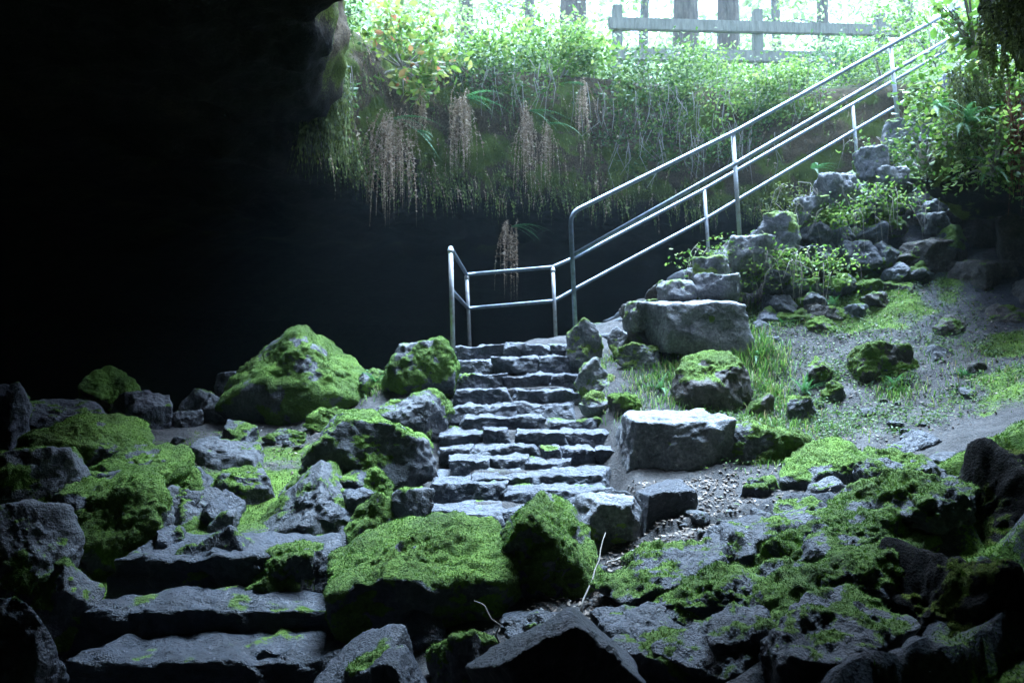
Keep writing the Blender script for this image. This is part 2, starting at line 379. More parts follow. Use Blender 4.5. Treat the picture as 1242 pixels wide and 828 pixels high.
def march(px, py):
    """first point of the floor in the direction of photo pixel px,py"""
    u = P(px, py, 1.)-np.array([0, 0, EYE]); Y = np.arange(2.3, 9.5, .03)
    q = np.array([0, 0, EYE])+Y[:, None]*u; z = ground(q[:, :2]); i = np.nonzero(q[:, 2] < z)[0]
    return np.array([q[i[0], 0], q[i[0], 1], z[i[0]]]) if len(i) else None
def axis_coords(lo, a, b, hi, fine, coarse):
    return np.concatenate([np.arange(lo, a, coarse), np.arange(a, b, fine), np.arange(b, hi+coarse, coarse)])
gx = axis_coords(-20, -4.6, 6.4, 22, .03, .4); gy = axis_coords(-12, 2.0, 9.8, 26, .03, .4)
X, Y_ = np.meshgrid(gx, gy); xy = np.column_stack([X.ravel(), Y_.ravel()]); Z = ground(xy)
V = np.column_stack([xy, Z]); nx, ny = len(gx), len(gy)
ii = (np.arange(ny-1)[:, None]*nx+np.arange(nx-1)[None, :]).ravel()
FQ = np.column_stack([ii, ii+1, ii+1+nx, ii+nx])
me = mesh_np('cave_floor', V, FQ, M['soil']); nn = normals_of(me)
big = fbm(V*np.array([.9, .9, .9])+4, 61, 4)
mo = np.zeros(len(V))
rt = sstep(.9, 1.7, V[:, 0]-.25*(V[:, 1]-3))*(1-sstep(4.0, 4.8, V[:, 1]))
up_r = sstep(2.6, 3.6, V[:, 0])
mo = np.clip(rt*.5+up_r*.28*(V[:, 1] > 4)+.35*sstep(-1.0, -1.8, V[:, 0])+.12*sstep(6.6, 7.1, V[:, 1])*sstep(1.2, 1.8, V[:, 0])+.3*np.exp(-((V[:, 0]-1.75)/.5)**2-((V[:, 1]-6.6)/.8)**2), 0, 1)
path = np.exp(-((V[:, 0]-(1.25+.42*(V[:, 1]-4)))/.55)**2)*sstep(3.2, 4.0, V[:, 1])
mo = mo*(1-.75*path)
moss_g = sstep(.2, .55, .55*big+mo*1.15-.18+.25*nn[:, 2]*(mo > .2)-.15)
set_attr(me, 'moss', moss_g)
rk = np.maximum(sstep(1.0, 1.7, V[:, 0]-.42*(V[:, 1]-4))*(1-sstep(4.2, 4.7, V[:, 1])), sstep(3.6, 4.6, V[:, 0]+.6*noise(V*1.5, 3)))
rk = np.maximum(rk, sstep(-.7, -1.0, V[:, 0])*(1-sstep(4.6, 5.2, V[:, 1])))
set_attr(me, 'rocky', rk)
floor = tag(link('cave_floor', me), kind='structure')
rough_w = moss_g*((V[:, 0] > -3.5)*(V[:, 0] < 5)*(V[:, 1] > 2)*(V[:, 1] < 8.5))
bm_ = blades(V, nn, rough_w, FQ, 9000, .011, 5)
if bm_: tag(link('ground_moss', bm_), 'green moss carpeting the soil and ledges right of the stairs', 'moss', kind='stuff')

# ------------------------------------------------------------------ boulders, each with its photo box, depth and look
def boulder(box, Y, seed, label, name='boulder', cat='boulder', group=None, dr=.8, sink=.12, mat='rock', moss=.5, **kw):
    x0, y0, x1, y1 = box
    a = P((x0+x1)/2, y0, Y); b = P((x0+x1)/2, y1, Y)
    s = Y/F*1.0
    w = (x1-x0)*s*1.0; h = a[2]-b[2]; d = w*dr
    zb = b[2]-sink*h
    g0 = ground([(a[0], Y), (a[0]-w*.35, Y), (a[0]+w*.35, Y), (a[0], Y+d*.3)]).min()
    zb = min(zb, g0-.04); zb = max(zb, a[2]-h*2.4)
    H = a[2]-zb
    c = np.array([a[0], Y, zb+H/2])
    kw.setdefault('level', 6 if w > .32 else 5)
    o = make_rock(name, c, w*1.02, d, H, seed, mat, moss, **kw)
    return tag(o, label, cat, group)
GL = 'boulders heaped left of the stairs'; GR = 'rocks on the slope right of the stairs'; GC = 'large rocks beside and in front of the stairs'
BT = [
 # left heap
 ((276, 398, 450, 512), 7.2, 'largest far left boulder, peaked and moss covered, against the dark cave', GL, dict(moss=.95, up=.3, blocky=0, npl=7, sharp=10, planes=((-.75, -.35, .55, .5), (.8, -.2, .55, .52), (.1, -.8, .45, .62)), mat='rock')),
 ((263, 450, 294, 484), 7.5, 'small grey stone wedged against the left foot of the peaked mossy boulder', GL, dict(moss=.1)),
 ((222, 472, 282, 520), 7.0, 'plain grey rounded rock just left of the peaked mossy boulder', GL, dict(moss=.25)),
 ((203, 497, 246, 533), 6.7, 'small grey rock in front of the two grey rocks at the dark edge', GL, dict(moss=.2)),
 ((130, 475, 214, 535), 6.6, 'angular grey rock with pointed top at the dark edge of the heap', GL, dict(moss=.3, sharp=20)),
 ((104, 445, 173, 505), 7.6, 'dim mossy boulder farthest back on the left, half lost in the dark', GL, dict(moss=.7, mat='brown')),
 ((-12, 464, 40, 565), 5.6, 'dark block at the left picture edge with a mossy cap', GL, dict(moss=.4, sharp=20)),
 ((24, 482, 124, 548), 6.1, 'bare grey sloping slab behind the long mossy boulder on the left', GL, dict(moss=.12, planes=((.2, -.35, .9, .45),))),
 ((38, 502, 190, 590), 5.4, 'long mossy boulder with a dark hollow side below the grey slab', GL, dict(moss=.75, up=.7, planes=((.4, -.3, .85, .5),))),
 ((118, 542, 236, 606), 5.1, 'low mossy slab running down right from the long mossy boulder', GL, dict(moss=.85, up=.5, planes=((.15, -.4, .9, .45),), dr=.9)),
 ((-20, 540, 98, 650), 4.5, 'broad dark boulder at the left edge streaked with moss', GL, dict(moss=.55, up=.3)),
 ((92, 570, 212, 672), 4.45, 'squat boulder with a shaggy moss covered front in the middle of the left heap', GL, dict(moss=.9, up=.15, planes=((0, -.85, .5, .6),))),
 ((188, 565, 292, 660), 4.75, 'rock with one shaded black side and one mossy right face beside the shaggy boulder', GL, dict(moss=.65, up=.3, planes=((.75, -.45, .5, .5), (-.75, -.55, .25, .55)), sharp=24)),
 ((-15, 608, 84, 720), 3.8, 'leaning slab at the left edge with a ragged mossy front', GL, dict(moss=.55, up=.2, planes=((.6, -.6, .5, .5),))),
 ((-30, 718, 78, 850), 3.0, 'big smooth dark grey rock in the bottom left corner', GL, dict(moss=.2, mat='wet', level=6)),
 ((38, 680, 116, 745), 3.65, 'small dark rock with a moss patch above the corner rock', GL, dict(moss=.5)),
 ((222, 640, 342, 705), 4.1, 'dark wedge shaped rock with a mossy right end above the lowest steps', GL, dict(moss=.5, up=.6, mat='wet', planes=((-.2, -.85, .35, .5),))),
 ((298, 662, 390, 715), 3.95, 'low bright mossy stone right of the dark wedge rock', GL, dict(moss=.85, up=.5)),
 ((298, 566, 440, 676), 4.65, 'big tilted grey rock with a mossy left face and black underside', GL, dict(moss=.5, up=.35, sharp=24, planes=((-.55, -.45, .7, .42), (.7, -.1, .6, .5)))),
 ((256, 568, 338, 635), 5.05, 'flat topped dark slab behind the big tilted rock', GL, dict(moss=.2, top=(.0, -.1, .4), sharp=22)),
 ((222, 534, 322, 592), 5.7, 'low pale grey slab lying flat behind the dark slab', GL, dict(moss=.3, top=(.1, -.2, .4))),
 ((320, 520, 372, 552), 6.2, 'small mossy stone on the pale dirt below the peaked boulder', GL, dict(moss=.6)),
 ((372, 494, 428, 524), 6.4, 'low mossy lump right of the pale dirt patch', GL, dict(moss=.8)),
 ((370, 500, 534, 606), 5.35, 'saddle shaped boulder with a broad black front left of the stairs', GL, dict(moss=.55, up=.8, planes=((-.1, -1, .12, .55), (.5, .1, .85, .55)), dr=.75)),
 ((442, 474, 548, 542), 6.1, 'grey rock with a black square end right at the stair edge', GL, dict(moss=.4, planes=((.9, -.4, 0, .6),))),
 ((466, 414, 552, 486), 6.9, 'bright moss capped boulder at the head of the stairs', GL, dict(moss=.9, up=.3)),
 ((424, 448, 476, 492), 7.1, 'small pale mossy rock between the peaked boulder and the stair head', GL, dict(moss=.7)),
 ((474, 590, 528, 655), 4.6, 'upright dark cube of stone left of the lower steps', GL, dict(moss=.15, sharp=30, npl=1, chips=5, blocky=1)),
 ((410, 564, 478, 622), 4.95, 'mossy rock between the saddle boulder and the dark cube', GL, dict(moss=.65)),
 ((416, 596, 474, 668), 4.5, 'narrow tilted mossy stone left of the dark cube', GL, dict(moss=.55, planes=((-.6, -.3, .75, .5),))),
 ((440, 650, 500, 700), 4.25, 'dark stone tucked under the dark cube behind the long front boulder', GL, dict(moss=.1, mat='wet')),
 ((180, 640, 236, 690), 4.25, 'dull dark rock squeezed below the shaggy boulder', GL, dict(moss=.25, mat='wet')),
 # centre
 ((394, 630, 622, 760), 3.75, 'long low boulder thick with bright moss in front of the stairs', GC, dict(moss=.85, up=.7, blocky=.5, dr=.7, planes=((-.45, -.2, .85, .5), (0, -1, -.15, .6), (0, -.5, .85, .52)))),
 ((580, 598, 734, 765), 3.8, 'tall front boulder with a mossy sloping top and a black front', GC, dict(moss=.75, up=1.1, dr=.8, planes=((.5, -.25, .8, .48), (0, -1, -.12, .6), (-.6, .0, .8, .62)), sharp=20)),
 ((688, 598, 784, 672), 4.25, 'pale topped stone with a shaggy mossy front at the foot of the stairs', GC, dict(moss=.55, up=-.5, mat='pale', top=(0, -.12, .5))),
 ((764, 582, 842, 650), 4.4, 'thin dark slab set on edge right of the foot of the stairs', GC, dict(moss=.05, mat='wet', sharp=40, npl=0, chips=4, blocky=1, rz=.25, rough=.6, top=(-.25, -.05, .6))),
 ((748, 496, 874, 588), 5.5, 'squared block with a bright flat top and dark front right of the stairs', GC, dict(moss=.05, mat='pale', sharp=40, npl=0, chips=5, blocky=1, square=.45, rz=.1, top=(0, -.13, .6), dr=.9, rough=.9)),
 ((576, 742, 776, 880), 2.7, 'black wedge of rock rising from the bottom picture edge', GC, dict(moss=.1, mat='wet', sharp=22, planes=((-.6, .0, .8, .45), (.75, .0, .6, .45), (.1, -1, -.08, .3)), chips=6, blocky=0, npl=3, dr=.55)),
 ((520, 760, 616, 850), 3.05, 'small square mossy rock beside the black wedge', GC, dict(moss=.75, up=.5, sharp=22)),
 ((480, 740, 540, 800), 3.4, 'dark stone in the shadow under the long mossy boulder', GC, dict(moss=.25, mat='wet')),
 ((378, 764, 500, 850), 3.1, 'smooth curved grey rock at the bottom edge beside the lowest step', GC, dict(moss=.3, mat='wet', sharp=9, top=(-.3, -.2, .5))),
 ((450, 790, 525, 850), 2.9, 'thin tilted grey slab leaning on the curved grey rock', GC, dict(moss=.2, mat='wet', planes=((.8, -.2, .5, .4),))),
 ((600, 745, 690, 800), 3.3, 'dark mossy edged stone under the tall front boulder', GC, dict(moss=.3, mat='wet')),
 # right
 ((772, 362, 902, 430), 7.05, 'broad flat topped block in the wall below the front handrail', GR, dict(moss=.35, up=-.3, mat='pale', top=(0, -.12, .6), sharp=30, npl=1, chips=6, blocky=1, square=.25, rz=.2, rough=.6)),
 ((818, 425, 910, 524), 6.15, 'brown block with a mossy slanted top among the grass', GR, dict(moss=.45, mat='brown', planes=((-.2, -.3, .9, .5),), blade_mat='moss_olive')),
 ((902, 476, 938, 524), 6.0, 'small rounded mossy rock against the right side of the brown block', GR, dict(moss=.7, mat='brown')),
 ((886, 516, 986, 590), 5.25, 'rounded boulder wrapped in dark moss right of the square block', GR, dict(moss=.9, up=.3, sharp=8, blade_mat='moss_olive')),
 ((936, 532, 1050, 618), 4.85, 'long tilted slab with a strip of bright moss along its top', GR, dict(moss=.6, up=1.1, planes=((-.35, -.3, .9, .45), (0, -1, 0, .6)))),
 ((890, 576, 944, 626), 4.7, 'dark stone at the left low end of the tilted mossy slab', GR, dict(moss=.4, up=.9, mat='wet')),
 ((980, 578, 1024, 632), 4.5, 'small upright mossy stone below the tilted slab', GR, dict(moss=.55)),
 ((1022, 544, 1108, 608), 4.7, 'dark tent shaped rock with a mossy ridge', GR, dict(moss=.4, up=1.0, mat='wet', planes=((-.6, -.2, .75, .5), (.6, -.2, .75, .5)))),
 ((1064, 520, 1138, 568), 5.0, 'dark rock behind and right of the tent shaped rock', GR, dict(moss=.35, mat='wet')),
 ((1122, 548, 1178, 604), 4.35, 'pointed black stone at the foot of the mossy right wall', GR, dict(moss=.15, mat='wet', sharp=24)),
 ((1176, 542, 1222, 576), 4.3, 'tilted flat black stone nearest the mossy right wall', GR, dict(moss=.1, mat='wet', sharp=24)),
 ((1158, 566, 1204, 606), 4.15, 'black square edged stone under the tilted flat one', GR, dict(moss=.15, mat='wet', sharp=24)),
 ((1030, 415, 1100, 464), 6.4, 'olive mossy rock alone on the dirt slope', GR, dict(moss=.85, up=.2, mat='brown', blade_mat='moss_olive')),
 ((975, 432, 1012, 468), 6.4, 'small upright mossy rock left of the olive rock', GR, dict(moss=.75, mat='brown', blade_mat='moss_olive')),
 ((998, 462, 1024, 494), 6.1, 'small shaggy rock just below the small upright mossy rock', GR, dict(moss=.7, blade_mat='moss_olive')),
 ((952, 480, 996, 520), 5.9, 'low mossy lump above the rounded dark mossy boulder', GR, dict(moss=.75, blade_mat='moss_olive')),
 ((1128, 382, 1180, 416), 6.7, 'dark rock high on the right slope below the overhang', GR, dict(moss=.25, mat='brown')),
 ((1122, 419, 1164, 446), 6.3, 'small dark mossy rock under the high dark rock', GR, dict(moss=.55)),
 ((1168, 440, 1200, 462), 5.9, 'little brown rock at the right of the dirt slope', GR, dict(moss=.3, mat='brown')),
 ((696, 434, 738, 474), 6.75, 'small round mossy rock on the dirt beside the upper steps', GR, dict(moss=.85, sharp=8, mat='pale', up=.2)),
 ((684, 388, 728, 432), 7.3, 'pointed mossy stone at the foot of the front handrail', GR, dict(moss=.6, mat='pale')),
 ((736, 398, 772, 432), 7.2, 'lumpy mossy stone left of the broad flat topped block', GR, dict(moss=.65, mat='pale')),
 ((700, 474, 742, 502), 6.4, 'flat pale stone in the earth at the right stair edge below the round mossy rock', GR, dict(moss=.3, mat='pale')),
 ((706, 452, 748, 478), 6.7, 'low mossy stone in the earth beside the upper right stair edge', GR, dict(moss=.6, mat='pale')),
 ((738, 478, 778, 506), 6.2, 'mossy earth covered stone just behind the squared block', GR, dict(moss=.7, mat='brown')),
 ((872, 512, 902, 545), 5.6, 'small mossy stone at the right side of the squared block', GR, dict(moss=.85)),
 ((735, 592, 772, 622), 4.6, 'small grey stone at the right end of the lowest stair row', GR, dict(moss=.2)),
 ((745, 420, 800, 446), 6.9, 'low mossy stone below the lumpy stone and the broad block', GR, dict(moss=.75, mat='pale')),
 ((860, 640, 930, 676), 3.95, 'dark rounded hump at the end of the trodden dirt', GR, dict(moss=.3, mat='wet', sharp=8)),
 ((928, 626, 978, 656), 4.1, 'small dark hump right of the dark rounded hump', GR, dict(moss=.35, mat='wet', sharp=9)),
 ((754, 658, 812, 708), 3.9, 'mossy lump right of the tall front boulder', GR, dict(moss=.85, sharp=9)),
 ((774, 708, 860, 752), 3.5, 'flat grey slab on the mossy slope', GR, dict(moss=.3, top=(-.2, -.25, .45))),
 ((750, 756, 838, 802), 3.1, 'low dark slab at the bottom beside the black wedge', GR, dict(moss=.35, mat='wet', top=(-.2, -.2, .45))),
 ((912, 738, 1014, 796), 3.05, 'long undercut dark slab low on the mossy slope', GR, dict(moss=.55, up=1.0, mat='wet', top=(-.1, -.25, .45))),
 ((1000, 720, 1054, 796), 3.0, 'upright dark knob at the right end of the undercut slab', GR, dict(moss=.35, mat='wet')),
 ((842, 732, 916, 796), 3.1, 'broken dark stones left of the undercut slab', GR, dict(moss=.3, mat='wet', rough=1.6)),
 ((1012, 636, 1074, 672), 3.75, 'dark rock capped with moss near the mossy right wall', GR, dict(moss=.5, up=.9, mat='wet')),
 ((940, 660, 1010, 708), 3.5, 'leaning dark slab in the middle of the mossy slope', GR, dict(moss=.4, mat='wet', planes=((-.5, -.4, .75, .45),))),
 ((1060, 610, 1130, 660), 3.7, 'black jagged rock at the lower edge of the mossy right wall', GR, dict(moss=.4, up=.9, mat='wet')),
]
for k, (box, Y, lab, grp, kw) in enumerate(BT):
    if 'planes' not in kw: kw.setdefault('chips', 7); kw.setdefault('sharp', 36); kw.setdefault('npl', 7)
    if grp == GL: kw['moss'] = min(.95, kw['moss']+.07)
    boulder(box, Y, 100+k, lab, group=grp, **kw)

for k, (box, Y, lab) in enumerate([
    ((1086, 236, 1150, 300), 8.3, 'dim block beside the stone wall at the left of the dark hollow'), ((1140, 262, 1215, 322), 8.0, 'dim broad stone in the middle of the dark hollow'),
    ((1200, 255, 1275, 335), 7.6, 'black boulder deep in the hollow at the right edge'), ((1090, 292, 1160, 350), 7.7, 'low dark stone in front of the dim block'),
    ((1150, 318, 1230, 372), 7.4, 'wide dark rock at the foot of the dark hollow'), ((1220, 330, 1300, 400), 7.0, 'dark mossy rock at the right edge below the hollow'),
    ((1180, 370, 1262, 425), 6.7, 'mossy rock at the right edge above the dirt slope')]):
    boulder(box, Y, 260+k, lab, group='rocks in the dark hollow on the right', mat='brown', moss=.25+.12*(k > 4), blade_mat='moss_olive')
# mossy rock wall, lower right corner: shade put in by the darker roof colour
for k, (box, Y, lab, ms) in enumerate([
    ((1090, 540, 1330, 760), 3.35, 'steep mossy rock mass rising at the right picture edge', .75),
    ((1040, 670, 1300, 900), 2.75, 'rock mass filling the bottom right corner, coloured darker for its shade', .35)]):
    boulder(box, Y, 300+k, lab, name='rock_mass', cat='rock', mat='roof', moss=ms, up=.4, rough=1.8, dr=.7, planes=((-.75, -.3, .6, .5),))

rl = random.Random(21)
LP = [(830, 770), (900, 815), (930, 690), (960, 740), (985, 650), (1010, 700), (1040, 690), (1060, 740), (870, 745), (820, 725), (960, 800), (1020, 800), (1085, 690), (1075, 640), (780, 800), (1110, 610), (1000, 760), (1140, 620), (850, 805)]
for k, (px, py) in enumerate(LP):
    h = march(px, py)
    w_ = rl.uniform(.35, .7); hh = rl.uniform(.16, .28)
    o = make_rock('ledge_stone', (h[0], h[1]+.12, h[2]+.02), w_, rl.uniform(.35, .5), hh, 340+k, 'wet', rl.uniform(.22, .5), rot=rl.uniform(.1, .6), tilt=(rl.uniform(.05, .3), rl.uniform(-.42, -.1)), up=.9, sharp=26, rough=1.25, level=6)
    tag(o, 'flat dark ledge stone with moss patches in the stepped right foreground', 'rock', 'ledge stones of the right foreground')

for k in range(26):
    h = march(rl.uniform(90, 440), rl.uniform(535, 690)) if k < 20 else march(rl.uniform(0, 100), rl.uniform(600, 760))
    w_ = rl.uniform(.2, .42); hh = w_*rl.uniform(.6, .95)
    o = make_rock('boulder', (h[0], h[1]+.1, h[2]+hh*.18), w_, w_*rl.uniform(.7, 1), hh, 380+k, rl.choice(['rock', 'wet']), rl.uniform(.2, .7), rot=rl.uniform(0, 3), tilt=(rl.uniform(-.2, .5), rl.uniform(-.5, .5)), sharp=36, chips=6, npl=6, up=.5, rough=1.1)
    tag(o, 'small angular rock wedged between the larger mossy boulders of the left heap', 'boulder', 'small rocks wedged in the left heap')
# small loose stones scattered on the floor
small_src = [make_rock('loose_stone', (0, 0, -30), 1, .8, .6, 500+k, ['rock', 'wet', 'brown'][k % 3], .3, blade=False, level=4) for k in range(5)]
ns = 0
for px0, px1, y0, y1, n, lab, grp in [
    (720, 1000, 600, 700, 22, 'small loose stone on the trodden dirt right of the stairs', 'loose stones on the trodden dirt'),
    (1040, 1180, 430, 540, 12, 'small loose stone on the upper dirt slope', 'loose stones on the upper slope'),
    (1050, 1170, 560, 640, 16, 'small dark stone in the rubble by the mossy right wall', 'rubble stones by the right wall'),
    (200, 420, 500, 640, 16, 'small stone in the gaps of the left boulder heap', 'small stones among the left boulders')]:
    for k in range(n):
        for _ in range(40):
            px, py = random.uniform(px0, px1), random.uniform(y0, y1)
            # walk the ray to the floor
            hit = march(px, py)
            if hit is not None: break
        if hit is None: continue
        src = small_src[ns % 5]
        o = src if ns < 5 else src.copy()
        if ns >= 5: col.objects.link(o)
        ns += 1
        s = random.uniform(.05, .14); o.scale = (s*random.uniform(.8, 1.4), s, s*random.uniform(.8, 1.1)); o.rotation_euler = (random.uniform(-.3, .3), random.uniform(-.3, .3), random.uniform(0, 6))
        o.location = (hit[0], hit[1], ground([hit[:2]])[0]+.05*s)
        tag(o, lab, 'stone', grp)

# ------------------------------------------------------------------ main stair
stair = tag(empty('stone_staircase', P(620, 600, 4.8)), 'worn stone stair of rough blocks climbing to the railed landing', 'stairs')
so = np.array(stair.location)
rows = [ # y of nosing, depth, joints in px
 (416, 7.45, [546, 613, 668, 700]), (432, 7.22, [551, 600, 650, 706]), (449, 6.98, [556, 612, 668, 712]), (467, 6.72, [552, 617, 625, 704]),
 (488, 6.46, [546, 622, 700]), (504, 6.22, [560, 655, 664, 738]), (518, 6.0, [536, 586, 618, 628, 684, 748]),
 (540, 5.66, [530, 571, 655, 682, 724, 754]), (556, 5.4, [545, 590, 640, 690]), (571, 5.16, [528, 577, 640, 645, 740]), (588, 4.9, [526, 611, 616, 736]), (612, 4.62, [508, 606, 700]), (640, 4.36, [470, 560])]
sd = 800
for r, (py, Y, js) in enumerate(rows):
    q0 = P(js[0], py, Y); q1 = P(js[-1], py, Y); nxt = P(620, rows[r+1][0], rows[r+1][1]) if r+1 < len(rows) else P(520, 680, 4.2)
    rise = max(.1, q0[2]-nxt[2])
    # bed: packed earth and small rubble under the tread
    c = (q0+q1)/2; wv = q1[0]-q0[0]
    pv, fc = rock_verts(wv*.98, .5, rise+.14, sd, npl=0, sharp=24, rough=.25, level=5); sd += 1
    bed = mesh_np('step', pv, fc, M['soil']); set_attr(bed, 'rocky', np.zeros(len(pv))); set_attr(bed, 'moss', .25*np.ones(len(pv))*sstep(.2, .5, fbm(pv*4, sd)))
    bo = link('step', bed, stair, np.array([c[0], Y+.28, c[2]-(rise+.14)/2-.008])-so)
    for a, b in zip(js[:-1], js[1:]):
        if b-a < 12: continue
        a3, b3 = P(a+1.0, py, Y), P(b-1.0, py, Y)
        dy = random.uniform(-.07, .05); dz = random.uniform(-.032, .015)
        hh = rise+random.uniform(.05, .1); dd = random.uniform(.36, .44)
        cc = np.array([(a3[0]+b3[0])/2, Y+dd/2-.05+dy, a3[2]+dz-hh/2])
        st = make_rock('stone', cc-so-(np.array(bo.location)), (b3[0]-a3[0])*1.2, dd, hh, sd, 'stair', .12 if random.random() < .7 else .38, bo, blade=False, rz=random.uniform(-.08, .08), npl=1, sharp=34, chips=4, blocky=1, square=.5, rough=.95, level=6, top=(0, -.14, .66), up=.3, tilt=(random.uniform(-.05, .02), random.uniform(-.04, .04)))
        sd += 1
# lowest flight, bottom left
low = tag(empty('stone_staircase', P(240, 800, 3.4)), 'lowest rough steps of black damp rock at the bottom left', 'stairs')
lo = np.array(low.location)
for box, Y, d in [((128, 666, 405, 752), 3.95, .5), ((72, 730, 432, 815), 3.62, .3), ((60, 790, 480, 880), 3.3, .36)]:
    a, b = P(box[0], box[1], Y), P(box[2], box[3], Y)
    make_rock('step', np.array([(a[0]+b[0])/2, Y+d/2-.05, (a[2]+b[2])/2])-lo, b[0]-a[0], d, a[2]-b[2], sd, 'wet', .2, low, blade=False, rz=0, npl=2, sharp=22, blocky=1, square=.3, chips=8, rough=1.0, level=6, top=(0, -.1, .6), planes=((0, -1, 0, .72),)); sd += 1

# ------------------------------------------------------------------ upper flight with its dry stone side wall
upper = tag(empty('stone_staircase', NA), 'upper stone stair rising right between the two handrails', 'stairs'); uo = np.array(NA)
N_ = 20
for k in range(N_):
    t = (k+.5)/N_*1.35
    a, b = lerp(NA, NB, t), lerp(FA, FB, t)
    c = (a+b)/2; z = min(a[2], b[2])
    wv = np.linalg.norm((a-b)[:2])
    make_rock('step', np.array([c[0], c[1], z-.42])-uo, .42, wv*.95, .3, sd, 'stair', .25, upper, blade=False, rz=0, npl=2, sharp=18, rough=.6, level=4, rot=math.atan2(NB[1]-NA[1], NB[0]-NA[0])); sd += 1
wall = tag(empty('retaining_wall', NA), 'dry stone side wall of mossy stones stepping up under the front handrail', 'stone wall')
rs = random.Random(4)
caps = [(778, 366, 800, 398, 7.15), (757, 368, 786, 402, 7.1), (800, 343, 842, 372, 7.3), (836, 314, 886, 345, 7.4), (842, 334, 905, 372, 7.25), (884, 288, 935, 330, 7.6), (922, 262, 975, 306, 7.75), (962, 240, 1004, 275, 7.95), (990, 212, 1045, 262, 8.1), (1036, 182, 1078, 222, 8.3), (1062, 206, 1098, 232, 8.15), (1068, 148, 1104, 190, 8.6), (1098, 120, 1150, 170, 8.9), (1140, 90, 1190, 140, 9.1)]
for k, (x0, y0, x1, y1, Y) in enumerate(caps):
    a, b = P(x0, y0, Y), P(x1, y1, Y)
    make_rock('stone', np.array([(a[0]+b[0])/2, Y, (a[2]+b[2])/2])-uo, b[0]-a[0], .36, (a[2]-b[2])*1.15, sd, 'pale', .4 if k % 3 else .65, wall, npl=3, sharp=28, chips=8, square=.6, rough=1.2, blade=False, top=(0, -.1, .6)); sd += 1
for t in np.arange(.18, 1.25, .07):
    q = lerp(NA, NB, t+rs.uniform(-.01, .01))
    z = q[2]-.22; y = q[1]-.12
    while z > ground([(q[0], y)])[0]-.1 and y > q[1]-1.2:
        h = rs.uniform(.16, .3); w = rs.uniform(.24, .42)
        if rs.random() < .93:
            make_rock('stone', np.array([q[0]+rs.uniform(-.08, .08), y+rs.uniform(-.05, .05), z-h/2])-uo, w, .36, h*1.12, sd, rs.choice(['rock', 'stair', 'brown', 'stair']), rs.choice([.3, .55, .75]), wall, npl=5, sharp=24, chips=8, rough=1.3, level=5, blade=False, up=.3); sd += 1
        z -= h*.85; y -= .15

# ------------------------------------------------------------------ handrails
def rail_path(pts, rad=.0):
    return np.array(pts)
def smooth_corner(p0, c, p1, r, n=8):
    a = (p0-c)/np.linalg.norm(p0-c)*r+c; b = (p1-c)/np.linalg.norm(p1-c)*r+c
    return [a*(1-t)**2+2*c*t*(1-t)+b*t*t for t in np.linspace(0, 1, n)]
def rail_thing(name, label, origin, posts, rails):
    root = tag(empty(name, origin), label, 'handrail'); og = np.array(origin)
    for p in posts:
        acc = Acc(); acc.add(*tube(np.array(p)-og, .024, 14)); acc.build('post', M['post'], root)
    for p in posts:
        p = np.array(p); acc = Acc(); t_ = (p[1]-p[0])/np.linalg.norm(p[1]-p[0]); acc.add(*tube(np.array([p[1]-t_*.07, p[1]-t_*.025])-og, .031, 14)); acc.build('collar', M['post'], root)
    for nm, p in rails:
        acc = Acc(); acc.add(*tube(np.array(p)-og, .0235, 14)); acc.build(nm, M['steel'], root)
    return root
def dense(p, n=6):
    out = []
    for a, b in zip(p[:-1], p[1:]): out += [a+(b-a)*t for t in np.linspace(0, 1, n, endpoint=False)]
    return np.array(out+[p[-1]])
YN = lambda px: 7.4+(px-697)/(1085-697)*1.5
YF = lambda px: 9.2+(px-672)/(1037-672)*1.55
n0b = P(698, 400, 7.4); n0t = P(692.5, 276, 7.4)
corner = P(692, 258, 7.38); r1 = P(1260, -46, YN(1260))
top = [n0b, n0t]+smooth_corner(n0t, corner, P(730, 241, YN(730)), .12)+[P(895, 158, YN(895)), P(1085, 52, YN(1085)), r1]
g1 = rail_thing('handrail', 'front steel handrail with a rounded lower end, running up the near stair side', NA,
    [[P(889, 162, YN(895)), P(898, 300, YN(895))], [P(1080, 56, YN(1085)), P(1091, 168, YN(1085))]],
    [('top_rail', top), ('middle_rail', [P(696, 309, 7.4), P(895, 197, YN(895)), P(1085, 86, YN(1085)), P(1260, -16, YN(1260))])])
f0b, f0t = P(549.5, 424, 7.4), P(546.5, 301, 7.4)
f1b, f1t = P(570, 422, 9.5), P(566, 333, 9.5)
f2b, f2t = P(674.5, 418, 9.2), P(670.5, 324, 9.2)
g2 = rail_thing('handrail', 'rear steel handrail fencing the landing and climbing along the far side of the upper stair', f1b,
    [[f0b, f0t+np.array([0, 0, .015])], [f1b, f1t], [f2b, f2t], [P(854, 228, YF(855)), P(861, 330, YF(855))], [P(1034, 126, YF(1037)), P(1041, 210, YF(1037))]],
    [('top_rail', dense([f0t, f1t, f2t, P(700, 311, YF(700)), P(855, 229, YF(855)), P(1037, 125, YF(1037)), P(1260, -2, YF(1260))])),
     ('middle_rail', dense([P(547.5, 352, 7.4), P(568, 374, 9.5), P(672.5, 365, 9.2), P(702, 348, YF(700)), P(856, 265.5, YF(855)), P(1037, 158, YF(1037)), P(1260, 28, YF(1260))]))])

